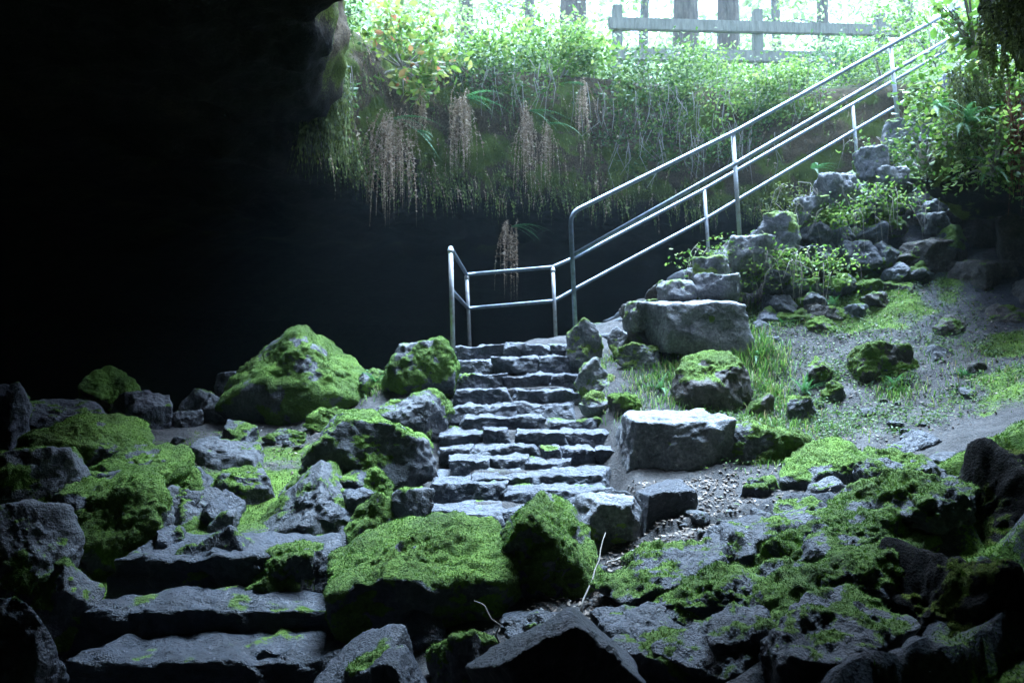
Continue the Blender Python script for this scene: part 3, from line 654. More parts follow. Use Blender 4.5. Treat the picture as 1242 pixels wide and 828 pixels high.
# ------------------------------------------------------------------ cave roof with the opening, forest ground above
outl = np.array([(-.5, 4.95), (.6, 4.8), (1.8, 4.75), (2.6, 4.8), (3.6, 5.1), (5.0, 5.9), (6.6, 6.9), (8.0, 8.1), (9.2, 9.3), (9.0, 10.9), (7, 11.9), (5.5, 12.2), (4, 12.2), (2.4, 11.9), (1, 11.6), (-.2, 11.4), (-1.2, 11.0), (-2.0, 10.2), (-2.35, 9.2), (-1.95, 7.7), (-1.55, 6.2), (-1.25, 5.4)])
def closed(pts, n):
    m = len(pts); out = []
    for i in range(m):
        p0, p1, p2, p3 = pts[i-1], pts[i], pts[(i+1) % m], pts[(i+2) % m]
        for t in np.linspace(0, 1, n, endpoint=False):
            out.append(.5*((2*p1)+(-p0+p2)*t+(2*p0-5*p1+4*p2-p3)*t*t+(-p0+3*p1-3*p2+p3)*t**3))
    return np.array(out)
E = closed(outl, 18); ctr = np.array([2.6, 8.0]); nE = len(E)
prof_roof = [(17, -4.5), (16, -1), (14.5, 2), (12, 3.6), (9, 4.3), (6, 4.6), (4, 4.6), (2.8, 4.55), (2, 4.5), (1.5, 4.45), (1.1, 4.42), (.8, 4.42), (.55, 4.42), (.35, 4.45), (.2, 4.52), (.1, 4.65), (.03, 4.85), (0, 5.05), (-.03, 5.3), (-.04, 5.55), (-.02, 5.8), (0, 6.05), (.03, 6.3), (.1, 6.5), (.2, 6.68), (.35, 6.84), (.5, 6.92)]
prof_top = [(.5, 6.92), (.8, 7.05), (1.2, 7.2), (1.8, 7.42), (2.6, 7.65), (3.6, 7.85), (5, 8.1), (8, 8.5), (14, 9), (25, 9.8), (45, 11), (90, 13), (160, 14)]
def revolve(prof, nm, mat):
    V = []; dirs = (E-ctr); rad = np.linalg.norm(dirs, axis=1); dirs = dirs/rad[:, None]
    low_r = np.exp(-((E[:, 0]-4.4)/1.3)**2-((E[:, 1]-7.1)/1.3)**2)
    exitw = np.exp(-((E[:, 0]-9)/1.8)**2-((E[:, 1]-9.6)/1.6)**2)
    for off, z in prof:
        p = ctr+dirs*(rad+off)[:, None]
        zz = np.full(nE, z)-.45*low_r*(1 if z < 5.5 else 1-min(1, (z-5.5)/1.2)*.4)
        V.append(np.column_stack([p, zz]))
    V = np.concatenate(V); m = len(prof)
    a = (np.arange(m-1)[:, None]*nE+np.arange(nE)[None, :]).ravel(); j = (np.arange(m-1)[:, None]*nE+(np.arange(nE)[None, :]+1) % nE).ravel()
    Fc = np.column_stack([a, j, j+nE, a+nE])
    return V, Fc
# refine the profile for displacement
def refine(pr, k):
    out = []
    for a, b in zip(pr[:-1], pr[1:]):
        for t in np.linspace(0, 1, k, endpoint=False): out.append((a[0]+(b[0]-a[0])*t, a[1]+(b[1]-a[1])*t))
    return out+[pr[-1]]
V, Fc = revolve(refine(prof_roof, 4), 'cave_roof', None)
amp = sstep(12, 1.0, np.linalg.norm(V[:, :2]-ctr, axis=1)-4.0)*.6+.4
me = mesh_np('cave_roof', V, Fc); nn = normals_of(me)
dsp = .28*fbm(V*.9, 71, 4)+.12*np.abs(fbm(V*2.6, 72, 3))+.03*fbm(V*9, 73, 3)
edge_keep = 1-sstep(6.6, 6.92, V[:, 2])
V2 = V+nn*(dsp*amp*edge_keep)[:, None]
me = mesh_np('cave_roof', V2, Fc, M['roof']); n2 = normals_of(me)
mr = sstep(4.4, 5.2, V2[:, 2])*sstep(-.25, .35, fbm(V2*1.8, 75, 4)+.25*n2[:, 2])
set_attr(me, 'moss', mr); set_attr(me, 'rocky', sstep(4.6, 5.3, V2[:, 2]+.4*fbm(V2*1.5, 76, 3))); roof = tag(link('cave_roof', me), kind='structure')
V, Fc = revolve(refine(prof_top, 3), 'forest_ground', None)
V[:, 2] += (.15*fbm(V*.7, 81, 3)+.5*fbm(V*.12, 82, 2))*sstep(6.95, 7.4, V[:, 2])
me = mesh_np('forest_ground', V, Fc, M['forest']); set_attr(me, 'moss', sstep(-.3, .3, fbm(V*.9, 83, 3)))
tag(link('forest_ground', me), kind='structure')
FG = V.copy()
def fground(x, y):
    i = np.argmin((FG[:, 0]-x)**2+(FG[:, 1]-y)**2); return FG[i, 2]
def rim(px, off=0.):
    """point of the far rim's edge in the column of photo pixel px"""
    best = None
    for p in E:
        if p[1] > 8.5 and p[0] < 8.5:
            e = abs((p[0])/p[1]-(px-CX)/F)
            if best is None or e < best[0]: best = (e, p)
    p = best[1]; d = (p-ctr)/np.linalg.norm(p-ctr); return p+d*off

# rock outcrops hanging at the right
def outcrop(box, Y, seed, label, **kw):
    x0, y0, x1, y1 = box
    a, b = P(x0, y0, Y), P(x1, y1, Y)
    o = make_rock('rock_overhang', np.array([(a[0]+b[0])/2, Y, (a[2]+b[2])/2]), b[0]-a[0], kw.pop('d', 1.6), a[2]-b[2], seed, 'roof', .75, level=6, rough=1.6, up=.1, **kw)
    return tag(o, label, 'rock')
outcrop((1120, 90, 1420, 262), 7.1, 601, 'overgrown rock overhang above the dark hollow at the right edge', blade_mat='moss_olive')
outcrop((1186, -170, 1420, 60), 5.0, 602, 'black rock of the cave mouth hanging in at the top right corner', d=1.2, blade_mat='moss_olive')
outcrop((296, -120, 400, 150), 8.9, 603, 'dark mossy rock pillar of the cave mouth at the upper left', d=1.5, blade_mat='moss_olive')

# ------------------------------------------------------------------ plants
def leaf_cloud(centers, size, seed, asp=.5, flat=.5):
    rs = np.random.default_rng(seed); k = len(centers)
    n = rs.normal(size=(k, 3)); n[:, 2] = np.abs(n[:, 2])+flat; n /= np.linalg.norm(n, axis=1)[:, None]
    a = np.cross(n, rs.normal(size=(k, 3))); a /= np.linalg.norm(a, axis=1)[:, None]; b = np.cross(n, a)
    s = size*rs.uniform(.6, 1.35, (k, 1))
    c = np.asarray(centers)
    V = np.stack([c-a*s, c-a*s*.3+b*s*asp-n*s*.08, c+a*s*.35+b*s*asp*.85, c+a*s, c+a*s*.35-b*s*asp*.85, c-a*s*.3-b*s*asp-n*s*.08], 1)
    fold = n*s*.18
    V[:, 0] += fold; V[:, 3] += fold*.2
    V = V.reshape(-1, 3); i = np.arange(k)[:, None]*6
    F4 = np.concatenate([i+np.array([[0, 1, 2, 3]]), i+np.array([[0, 3, 4, 5]])], 0)
    return V, F4
def clump_points(c, rad, n, nb, seed, spread=.22):
    rs = np.random.default_rng(seed)
    d = rs.normal(size=(nb, 3)); d /= np.linalg.norm(d, axis=1)[:, None]
    tips = np.asarray(c)+d*np.asarray(rad)*rs.uniform(.45, 1, (nb, 1))
    w = rs.dirichlet(np.ones(nb)*1.2); i = rs.choice(nb, n, p=w)
    pts = tips[i]+rs.normal(size=(n, 3))*np.asarray(rad)*spread
    return pts, tips
def bush(loc, rad, n, size, seed, label, mat='leaf', name='bush', cat='bush', group=None, nb=26, droop=0, stems=True):
    root = tag(empty(name, loc), label, cat, group)
    c = np.array([0, -rad[1]*.1, rad[2]*.55-droop])
    pts, tips = clump_points(c, rad, n, nb, seed)
    V, F4 = leaf_cloud(pts, size, seed+1)
    link('foliage', mesh_np('foliage', V, F4, M[mat], False), root)
    if stems:
        acc = Acc()
        for t in tips[:18]:
            mid = t*.5+np.array([0, 0, .12*rad[2]]); acc.add(*tube([np.zeros(3), mid, t], [.016, .01, .004], 5, False))
        acc.build('stem', M['twig'], root)
    return root
def frond(base, d, L, droop, wid, n=22, up=(0, 0, 1), taper=True, curl=0, rs=None):
    """one pinnate frond: triangles"""
    d = np.asarray(d, float); d /= np.linalg.norm(d)
    V = []; p = np.array(base, float); st = L/n; pts = [p.copy()]
    for i in range(n):
        d = d+np.array([0, 0, -droop/n]); d /= np.linalg.norm(d); p = p+d*st; pts.append(p.copy())
    pts = np.array(pts); T = np.gradient(pts, axis=0); T /= np.linalg.norm(T, axis=1)[:, None]
    side = np.cross(T, np.array([0.02, .01, 1.]) if abs(T[0][2]) < .95 else np.array([.9, .3, 0])); side /= np.linalg.norm(side, axis=1)[:, None]+1e-9
    tri = []
    for i in range(1, n+1):
        u = i/n; w = wid*math.sin(math.pi*min(1, u*.86+.14))**.8*(1.05-u*.75) if taper else wid
        for sg in (-1, 1):
            j = rs.uniform(.7, 1.2) if rs is not None else 1
            dirn = side[i]*sg+T[i]*.35+(rs.normal(size=3)*curl if rs is not None else 0)
            tip = pts[i]+dirn*w*j+np.array([0, 0, -.12*w])
            tri.append((pts[i]-T[i]*st*.45, pts[i]+T[i]*st*.4, tip))
    # the midrib as a narrow strip
    for i in range(n):
        tri.append((pts[i]-side[i]*.003, pts[i]+side[i]*.003, pts[i+1]))
    return np.array(tri).reshape(-1, 3)
def tri_mesh(name, Vs, mat, parent=None):
    V = np.concatenate(Vs); return link(name, mesh_np(name, V, np.arange(len(V)).reshape(-1, 3), M[mat], False), parent)
def fern(loc, n, L, label, seed, wid=.06, face=None, group=None, name='fern', el=(.3, .9), droop=1.2, parent=None):
    rs = np.random.default_rng(seed); root = tag(empty(name, loc), label, 'fern', group)
    Vs = []
    for k in range(n):
        a = rs.uniform(0, 2*math.pi) if face is None else face+rs.normal(0, .7); e = rs.uniform(*el)
        Vs.append(frond((0, 0, 0), (math.cos(a)*math.cos(e), math.sin(a)*math.cos(e), math.sin(e)), L*rs.uniform(.7, 1.15), droop, wid, 20, rs=rs))
    tri_mesh('frond', Vs, 'fern', root); return root
def hanging_fern(loc, n, L, spread, label, seed, green=5, gdir=-.2):
    n = int(n*2.1); L = L*1.3; spread = spread*.72
    rs = np.random.default_rng(seed); root = tag(empty('hanging_fern', loc), label, 'fern', 'sword ferns hanging from the far rim')
    Vs = []
    for k in range(n):
        b = np.array([rs.normal(0, spread*.35), rs.uniform(-.12, .1), rs.uniform(-.1, .05)])
        b = b+np.array([0, 0, rs.uniform(-.15, .2)]); Vs.append(frond(b, (rs.normal(0, .27), rs.normal(-.25, .2), -.6), L*rs.uniform(.25, 1.1)**1.2, rs.uniform(2.2, 5), rs.uniform(.016, .034), 40, rs=rs, curl=.9, taper=True))
    tri_mesh('dead_frond', Vs, 'dead', root)
    Vs = []
    for k in range(green):
        a = gdir+rs.normal(0, .45); Vs.append(frond((.02, -.05, .05), (math.cos(a), -.6+rs.normal(0, .2), rs.uniform(-.35, .35)), L*rs.uniform(.45, .85), 1.0, .075, 18, rs=rs))
    if Vs: tri_mesh('green_frond', Vs, 'fern', root)
    return root
# dead hanging fronds on the far rim
hanging_fern(P(474, 150, 10.2), 46, 1.05, .42, 'longest clump of grey brown dead fronds hanging from the rim at the left', 1, 3, 0.3)
hanging_fern(P(560, 125, 10.9), 34, .85, .3, 'dense clump of hanging dead fronds second from the left with green fronds on its right', 2, 6, .1)
hanging_fern(P(638, 140, 11.2), 22, .95, .2, 'thin ragged clump of hanging dead fronds, third from the left', 3, 5, .4)
hanging_fern(P(664, 155, 11.2), 12, .8, .14, 'short pale clump of dead fronds hanging right beside the thin ragged one', 4, 2, .3)
hanging_fern(P(707, 110, 11.4), 12, .7, .16, 'small high clump of hanging dead fronds above the front handrail corner', 5, 2, 2.6)
hanging_fern(P(618, 280, 11.3), 14, .85, .2, 'dim fern hanging inside the dark hollow behind the landing rail', 6, 6, .1)
hanging_fern(P(512, 120, 10.6), 10, .5, .12, 'small reddish dead frond clump beside the turning bush', 7, 1, .3)
hanging_fern(P(505, 165, 10.4), 3, .4, .1, 'sparse dark green fern arching right of the longest dead clump', 8, 7, .0)
fern(P(985, 205, 11.2), 5, .5, 'small fern with pale fronds in the dark gap under the far wall', 21, face=-1.2, el=(.0, .5))
# shrubs along the far rim
RB = [(415, .3, (.55, .5, .6), 800, .035, 'leaf_dark', 'dark leafed shrub above the left rock pillar', 0),
      (478, -.1, (.85, .5, .6), 420, .062, 'leaf_red', 'shrub with yellow green leaves and a few red ones at the left of the rim', .25),
      (520, .7, (.9, .6, .6), 900, .055, 'leaf', 'light green shrub behind the turning shrub', 0),
      (585, .3, (.8, .6, .5), 1000, .036, 'leaf_dark', 'drooping dark shrub over the second fern clump', .15),
      (640, .7, (.9, .7, .6), 1300, .05, 'leaf', 'pale green shrub over the thin fern clump', 0),
      (690, .4, (.7, .6, .7), 1500, .036, 'leaf', 'bright shrub at the rim left of the fence post', 0),
      (745, .7, (.8, .7, .6), 1100, .055, 'leaf', 'bright bush at the foot of the fence post', -.1),
      (800, .4, (.8, .7, .6), 1500, .036, 'leaf_dark', 'mid green bush under the fence rail', .1),
      (850, .7, (.8, .7, .6), 2000, .028, 'leaf', 'pale bush under the middle of the fence rail', 0),
      (905, .4, (.8, .7, .42), 1500, .036, 'leaf', 'leafy bush under the right part of the fence rail', .1),
      (960, .6, (.8, .7, .42), 1400, .036, 'leaf', 'bush at the right end of the rim behind the handrail', 0)]
for k, (px, off, rad, n, sz, mt, lab, dr) in enumerate(RB):
    e = rim(px, off); z = 6.75+off*.35
    bush((e[0], e[1], z-.35), (rad[0], rad[1], rad[2]*1.15), int(n*1.5), sz, 40+k*3, lab, mt, group='shrubs along the far rim', droop=dr)
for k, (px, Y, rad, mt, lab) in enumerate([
    (520, 15, (1.6, 1.2, 1.5), 'leaf_misted', 'tall thicket with mist-paled leaves behind the left end of the rim'), (610, 16, (1.6, 1.2, 1.6), 'leaf', 'dim thicket between the left thicket and the first trunk'),
    (690, 15.5, (1.2, 1, 1.2), 'leaf_misted', 'thicket with mist-paled leaves just left of the fence post'), (780, 17.5, (1.5, 1, 1.6), 'leaf_misted', 'thicket behind the fence beside its left post'),
    (860, 17.8, (1.2, 1, 1.2), 'leaf', 'dim thicket at the foot of the two big trunks'), (935, 17.6, (1.5, 1, 1.5), 'leaf_misted', 'thicket behind the fence right of the big trunks'),
    (1000, 19, (1.6, 1, 2.0), 'leaf_misted', 'tall thicket with mist-paled leaves behind the right end of the fence'), (1100, 18, (1.8, 1, 2.2), 'leaf_misted', 'thicket beyond the upper end of the handrails')]):
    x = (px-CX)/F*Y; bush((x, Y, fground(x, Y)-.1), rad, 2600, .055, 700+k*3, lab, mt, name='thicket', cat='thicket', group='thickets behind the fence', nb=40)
# creepers hanging down the rim wall
for k, (px, py, w, h, n, mt, lab) in enumerate([
    (610, 105, .8, .45, 700, 'leaf_dark', 'dull creeper on the rim wall between the first two fern clumps and the fence'),
    (770, 135, 1.0, .6, 800, 'leaf_dark', 'dull creeper hanging on the rim wall left of the fence rail'),
    (840, 140, .9, .6, 900, 'leaf', 'leafy creeper on the rim wall under the fence'),
    (930, 110, 1.0, .55, 1100, 'leaf', 'thick creeper at the right end of the rim wall'),
    (800, 185, .8, .4, 500, 'leaf_dark', 'thin creeper low on the mossy rim wall'),
    (392, 30, .3, .5, 450, 'leaf_dark', 'creeper on the left rock pillar high up at the cave mouth'), (402, 120, .25, .4, 350, 'leaf_dark', 'creeper low on the left rock pillar'),
    (900, 175, .7, .35, 450, 'leaf_dark', 'low creeper on the rim wall behind the long rails')]):
    e = rim(px, -.12); loc = P(px, py, e[1]-.15 if px > 450 else 8.3)
    root = tag(empty('creeper', loc), lab, 'creeper', 'creepers on the rim wall')
    pts, tips = clump_points((0, 0, 0), (w, .18, h), n, 30, 90+k, .2)
    Vv, F4 = leaf_cloud(pts, .032, 91+k); link('foliage', mesh_np('foliage', Vv, F4, M[mt], False), root)
    acc = Acc(); rs_ = np.random.default_rng(k)
    for j in range(24):
        a = np.array([rs_.uniform(-w, w), rs_.uniform(-.1, .05), rs_.uniform(0, h)]); L = rs_.uniform(.3, .8)
        acc.add(*tube([a, a+np.array([rs_.normal(0, .06), -.05, -L*.5]), a+np.array([rs_.normal(0, .1), 0, -L])], [.006, .005, .002], 4, False))
    acc.build('stem', M['twig'], root)
# hanging moss and rootlets
def curtain(px0, px1, py, Y0, Y1, L, n, mat, label, seed, name='hanging_moss', cat='hanging moss', wid=.02):
    rs = np.random.default_rng(seed); c = P((px0+px1)/2, py, (Y0+Y1)/2); Vs = []
    for k in range(n):
        t = rs.random(); b = P(lerp(px0, px1, t), py+rs.uniform(-70, 15), lerp(Y0, Y1, rs.random()))-c
        Vs.append(frond(b, (rs.normal(0, .2), rs.normal(-.15, .15), -1), L*rs.uniform(.2, 1.1), .5, wid, 9, rs=rs, curl=.8))
    o = tag(tri_mesh(name, Vs, mat), label, cat); o.location = c; return o
curtain(362, 424, 140, 7.9, 8.5, .75, 700, 'moss_olive', 'shaggy moss draped on the left rock pillar', 1)
curtain(1150, 1215, 150, 6.3, 6.6, .55, 300, 'moss_olive', 'moss strands trailing over the right rock overhang', 2)
curtain(1215, 1260, 170, 6.2, 6.4, .6, 110, 'roots', 'reddish rootlets hanging at the right picture edge', 3, 'root_clump', 'roots', .012)
curtain(1185, 1250, 50, 4.5, 4.7, .3, 200, 'moss_olive', 'fringe of moss under the black top right rock', 4)
rs_ = np.random.default_rng(91); Vs = []
far = [p for p in E if p[1] > 8.6 and p[0] < 8 and p[0] > -2.6]
for k in range(2600):
    p = far[rs_.integers(len(far))]
    while noise(np.array([[p[0]*1.3, p[1]*1.3, 2.]]), 5)[0] < rs_.uniform(-.5, .35): p = far[rs_.integers(len(far))]
    d = (p-ctr)/np.linalg.norm(p-ctr); z = rs_.choice([rs_.uniform(4.7, 6.7), rs_.uniform(4.6, 5.2)])
    q = np.array([*(p-d*rs_.uniform(-.12, .2)+rs_.normal(size=2)*.05), z])
    Vs.append(frond(q, (rs_.normal(-d[0]*.3, .3), rs_.normal(-d[1]*.3, .2), -.8), rs_.uniform(.1, .5), 1.5, rs_.uniform(.012, .03), 7, rs=rs_, curl=.8))
tag(tri_mesh('rim_moss', Vs[:2250], 'moss_olive'), 'shaggy olive moss covering the earthy face of the far rim', 'moss', kind='stuff')
tag(tri_mesh('rim_roots', Vs[2250:], 'dead'), 'dry rootlets and dead stems trailing from the far rim', 'roots', kind='stuff')
# plants on the right bank
for k, (px, py, Y, rad, n, sz, mt, lab) in enumerate([
    (1165, 110, 7.0, (.5, .4, .35), 700, .035, 'leaf', 'fresh green shrub on top of the right rock overhang'),
    (1180, 30, 6.6, (.35, .3, .5), 260, .055, 'leaf', 'large leafed sprig in front of the top of the handrail'),
    (1215, 140, 6.7, (.4, .4, .4), 500, .035, 'leaf', 'bright leafy plant at the right edge below the black rock'),
    (1152, 160, 6.5, (.3, .25, .3), 380, .028, 'leaf', 'broad leafed plant drooping from the left end of the right rock overhang'),
    (1205, 185, 6.3, (.36, .3, .4), 650, .026, 'leaf', 'bright green plant hanging over the face of the right rock overhang'),
    (1120, 185, 7.2, (.35, .3, .35), 400, .03, 'leaf_dark', 'straggly plant between the stone wall and the right rock overhang'),
    (1235, 95, 6.6, (.4, .4, .35), 500, .03, 'leaf', 'light green plant under the black top right rock'),
    (1072, 92, 12.6, (1.0, .8, .6), 1600, .036, 'leaf', 'light green bush behind the upper handrail posts'),
    (1130, 40, 11.5, (.9, .8, .9), 1600, .036, 'leaf', 'light green bush where the handrails leave the picture'),
    (1010, 92, 14.0, (.9, .8, .6), 1500, .04, 'needle', 'feathery young conifer right of the fence rail')]):
    bush(P(px, py, Y)-np.array([0, 0, rad[2]*.5]), rad, n, sz, 140+k*5, lab, mt, group='leafy plants on the right bank')
# ferns and leafy plants on the floor
def floor_hit(px, py):
    h = march(px, py)
    return h if h is not None else P(px, py, 7)
for k, (px, py, L, lab) in enumerate([(1168, 150, .42, 'fern arching from the top of the right rock overhang'), (1200, 205, .4, 'fern hanging from the face of the right rock overhang'), (1132, 130, .35, 'fern on the bank beside the upper handrail post')]):
    fern(P(px, py, 6.35), 12, L, lab, 640+k, wid=.045, face=-1.7, el=(-.3, .7), group='ferns of the right rock overhang')
FP = [(1160, 215, .3, 9, 'fern on the dark stones under the left end of the right overhang'), (918, 432, .26, 14, 'bright fern in the grass above the brown block'), (1085, 470, .2, 16, 'leafy plant on the dirt below the olive rock'), (975, 478, .24, 12, 'fern arching over the small mossy rocks'),
      (1010, 370, .2, 12, 'small fern at the foot of the stone wall'), (455, 462, .3, 9, 'long pale fern frond beside the moss capped boulder at the stair head'), (950, 395, .2, 12, 'fern at the wall foot right of the broad flat topped block'),
      (800, 470, .2, 12, 'small fern left of the brown block'), (880, 545, .16, 10, 'little fern between the square block and the rounded mossy boulder'), (1170, 455, .18, 10, 'low fern at the right edge of the dirt slope')]
for k, (px, py, L, n, lab) in enumerate(FP):
    fern(floor_hit(px, py)-np.array([0, 0, .01]), n, L, lab, 60+k, wid=.035, el=(.3, 1.2))
# grass (uncountable)
def grass_patch(spots, label, seed, name='grass'):
    rs = np.random.default_rng(seed); tr = []
    for px, py, r, n, L in spots:
        c = floor_hit(px, py)
        for k in range(n):
            b = c[:2]+rs.normal(size=2)*r*.5; z = ground([b])[0]-.01 if n < 400 else None
            a = rs.uniform(0, 6.28); l = L*rs.uniform(.5, 1.2); ln = rs.uniform(.15, 1.0)
            tr.append((b[0], b[1], z, a, l, ln))
    T = np.array([t if t[2] is not None else (t[0], t[1], 0, t[3], t[4], t[5]) for t in tr], float)
    T[:, 2] = ground(T[:, :2])-.012
    d = np.column_stack([np.cos(T[:, 3]), np.sin(T[:, 3]), np.zeros(len(T))]); s = np.column_stack([-d[:, 1], d[:, 0], d[:, 2]])
    b = T[:, :3]; l = T[:, 4:5]; ln = T[:, 5:6]; w = .0035
    m1 = b+d*l*ln*.35+np.array([0, 0, 1])*l*.6; t1 = b+d*l*ln*1.1+np.array([0, 0, 1])*l*(1-.5*ln)
    Vv = np.stack([b-s*w, b+s*w, m1+s*w*.8, m1-s*w*.8, t1], 1).reshape(-1, 3); i = np.arange(len(T))[:, None]*5
    F3 = np.concatenate([i+np.array([[0, 1, 2]]), i+np.array([[0, 2, 3]]), i+np.array([[3, 2, 4]])])
    return tag(link(name, mesh_np(name, Vv, F3, M['grass'], False)), label, 'grass', kind='stuff')
grass_patch([(920, 440, .3, 900, .16), (900, 420, .3, 600, .14), (930, 480, .2, 500, .12), (820, 450, .3, 500, .13), (780, 465, .25, 300, .1), (860, 415, .25, 450, .14), (960, 380, .4, 350, .1), (1040, 385, .6, 160, .07), (1120, 380, .6, 130, .07),
             (1090, 475, .2, 350, .1), (1200, 460, .5, 300, .08), (960, 500, .25, 400, .1), (880, 540, .15, 250, .1), (500, 440, .2, 500, .14), (455, 470, .2, 350, .1), (940, 560, .15, 200, .07), (1010, 520, .3, 200, .07),
             (700, 470, .2, 120, .06), (760, 430, .2, 300, .09), (790, 500, .3, 300, .1), (850, 480, .35, 500, .12), (935, 520, .3, 500, .11), (990, 545, .25, 250, .08), (730, 500, .2, 150, .06), (900, 380, .3, 400, .12), (1150, 440, .4, 160, .07), (730, 440, .2, 150, .08), (250, 550, .3, 250, .06)], 'tufts of fresh green grass on the bank right of the stairs', 3)
# plants growing on the stone wall (trailing)
rs_ = np.random.default_rng(12)
for k, (t, dz, n, lab) in enumerate([(.62, -.15, 500, 'dry trailing weeds hanging over the wall below the middle of the handrail'), (.9, -.2, 450, 'tangle of weeds on the wall under the upper handrail'), (.45, -.35, 350, 'green weeds rooted in the wall above the broad flat topped block'), (1.1, -.1, 500, 'weeds covering the top of the stone wall'),
    (.5, -.65, 600, 'lush green weeds at the wall foot right of the broad flat topped block'), (.72, -.6, 600, 'bright weeds half way down the stone wall under the middle post'), (.6, -.95, 500, 'low green plants on the earth below the stone wall'),
    (.85, -.8, 450, 'weeds in the wall face below the upper middle post'), (1.0, -.75, 400, 'dim weeds on the dark lower right part of the stone wall'), (.36, -.2, 350, 'weeds between the cap stones just above the broad flat topped block')]):
    q = lerp(NA, NB, t)+np.array([0, -.3-max(0, -dz-.1)*.8, dz])
    root = tag(empty('weed', q), lab, 'weeds', 'weeds on the stone wall')
    pts, tips = clump_points((0, 0, -.06), (.38, .12, .22), int(n*.75), 24, 200+k, .25)
    Vv, F4 = leaf_cloud(pts, .02, 210+k); link('foliage', mesh_np('foliage', Vv, F4, M['leaf' if k != 0 else 'moss_olive'], False), root)
    acc = Acc()
    for j in range(14):
        a = np.array([rs_.normal(0, .22), rs_.uniform(-.1, .05), rs_.uniform(-.1, .15)]); L = rs_.uniform(.15, .5); dx = rs_.normal(0, .12)
        acc.add(*tube([a, a+np.array([dx*.5, -.06, .02-L*.25]), a+np.array([dx, -.05, -L])], [.0035, .003, .0015], 4, False))
    acc.build('stem', M['twig'], root)['kind'] = 'stuff'
# low broad leafed weeds on the slope (uncountable)
rs_ = np.random.default_rng(55); W = []
for k in range(110):
    c = (rs_.uniform(1.3, 4.6), rs_.uniform(5.2, 7.7)); n_w = int(rs_.integers(30, 200)); r_ = rs_.uniform(.04, .17)
    W += [(c[0]+a*r_, c[1]+b*r_) for a, b in rs_.normal(size=(n_w, 2))]
W = np.array(W); Vv, F4 = leaf_cloud(np.column_stack([W, ground(W)+rs_.uniform(.005, .06, len(W))]), .012, 56, .5, 1.)
tag(link('low_weeds', mesh_np('low_weeds', Vv, F4, M['leaf_dark'], False)), 'low broad leafed weeds scattered over the dirt slope on the right', 'weeds', kind='stuff')
# litter and twigs
pts = []
rs_ = np.random.default_rng(33)
for k in range(2600):
    px, py = rs_.uniform(700, 1050), rs_.uniform(590, 740)
    pts.append((px, py))
L_ = []
for s in range(0, 2600):
    t = rs_.random(); Yr = 3.3+rs_.random()**1.2*1.7; X0 = .55+.42*(Yr-3.4)+rs_.normal(0, .32); L_.append((X0, Yr))
L_ = np.array(L_+[(-1.9+rs_.normal(0, .35), 6.2+rs_.normal(0, .35)) for _ in range(250)]+list(zip(rs_.uniform(1.3, 4.4, 1500), rs_.uniform(5, 7.4, 1500))))
Vv, F4 = leaf_cloud(np.column_stack([L_, ground(L_)+.008]), .016, 34, .4, 3.)
tag(link('leaf_litter', mesh_np('leaf_litter', Vv, F4, M['litter'], False)), 'dead leaves and chips strewn on the trodden dirt', 'litter', kind='stuff')
for k, (x0, y0, x1, y1, lab) in enumerate([(722, 752, 790, 738, 'pale dry stick lying on the dirt right of the tall boulder'), (704, 748, 735, 700, 'thin stick propped against the tall front boulder'), (735, 690, 775, 672, 'short dry twig by the mossy lump'),
                                            (600, 780, 560, 735, 'bare bramble stem arching over the dark gap below the long mossy boulder')]):
    a, b = floor_hit(x0, y0), floor_hit(x1, y1)
    if k == 1: b = b+np.array([0, .0, .2])
    if k == 3: a, b = P(612, 800, 2.95), P(575, 732, 3.05)
    m_ = (a+b)/2+np.array([.02, 0, .03 if k < 3 else .1])
    tt = np.linspace(0, 1, 9)[:, None]; jj = np.random.default_rng(k).normal(0, .006, (9, 3)); jj[[0, -1]] = 0
    acc = Acc(); acc.add(*tube((1-tt)**2*(a+np.array([0, 0, .012]))+2*tt*(1-tt)*m_+tt**2*(b+np.array([0, 0, .012]))+jj, np.linspace(.0055, .002, 9), 6)); o = acc.build('twig', M['twig'], origin=a); o.location = a
    tag(o, lab, 'twig')

# ------------------------------------------------------------------ fence and trees above
fl = P(742, 30, 14.6); fr = P(1080, 38, 16.4)
fence = tag(empty('wooden_fence', fl), 'weathered wooden rail fence above the far rim', 'fence')
def beam(a, b, w, h):
    a, b = np.asarray(a), np.asarray(b); d = (b-a)/np.linalg.norm(b-a); s = np.cross(d, (0, 0, 1)); s = s/np.linalg.norm(s) if np.linalg.norm(s) > .1 else np.array([1., 0, 0]); u = np.cross(s, d)
    bm = bmesh.new(); vs = [bm.verts.new(p+s*w/2*i+u*h/2*j) for p in (a, b) for i, j in ((-1, -1), (1, -1), (1, 1), (-1, 1))]
    for f in ((3, 2, 1, 0), (4, 5, 6, 7), (0, 1, 5, 4), (1, 2, 6, 5), (2, 3, 7, 6), (3, 0, 4, 7)): bm.faces.new([vs[i] for i in f])
    bmesh.ops.bevel(bm, geom=bm.edges[:], offset=.018, segments=2, affect='EDGES')
    me = bpy.data.meshes.new('beam'); bm.to_mesh(me); bm.free(); me.materials.append(M['log']); return me
z0 = 7.3
for x, t in ((750, .02), (905, .5), (1060, .97)):
    q = lerp(fl, fr, t); 
    link('post', beam(np.array([q[0], q[1]+.12, z0-.2])-fl, np.array([q[0], q[1]+.12, q[2]+.45])-fl, .2, .2), fence)
for y0, y1 in ((29, 38), (66, 72)):
    a, b = P(738, y0, 14.6), P(1090, y1, 16.45); link('rail', beam(a-fl, b-fl, .1, .26), fence)

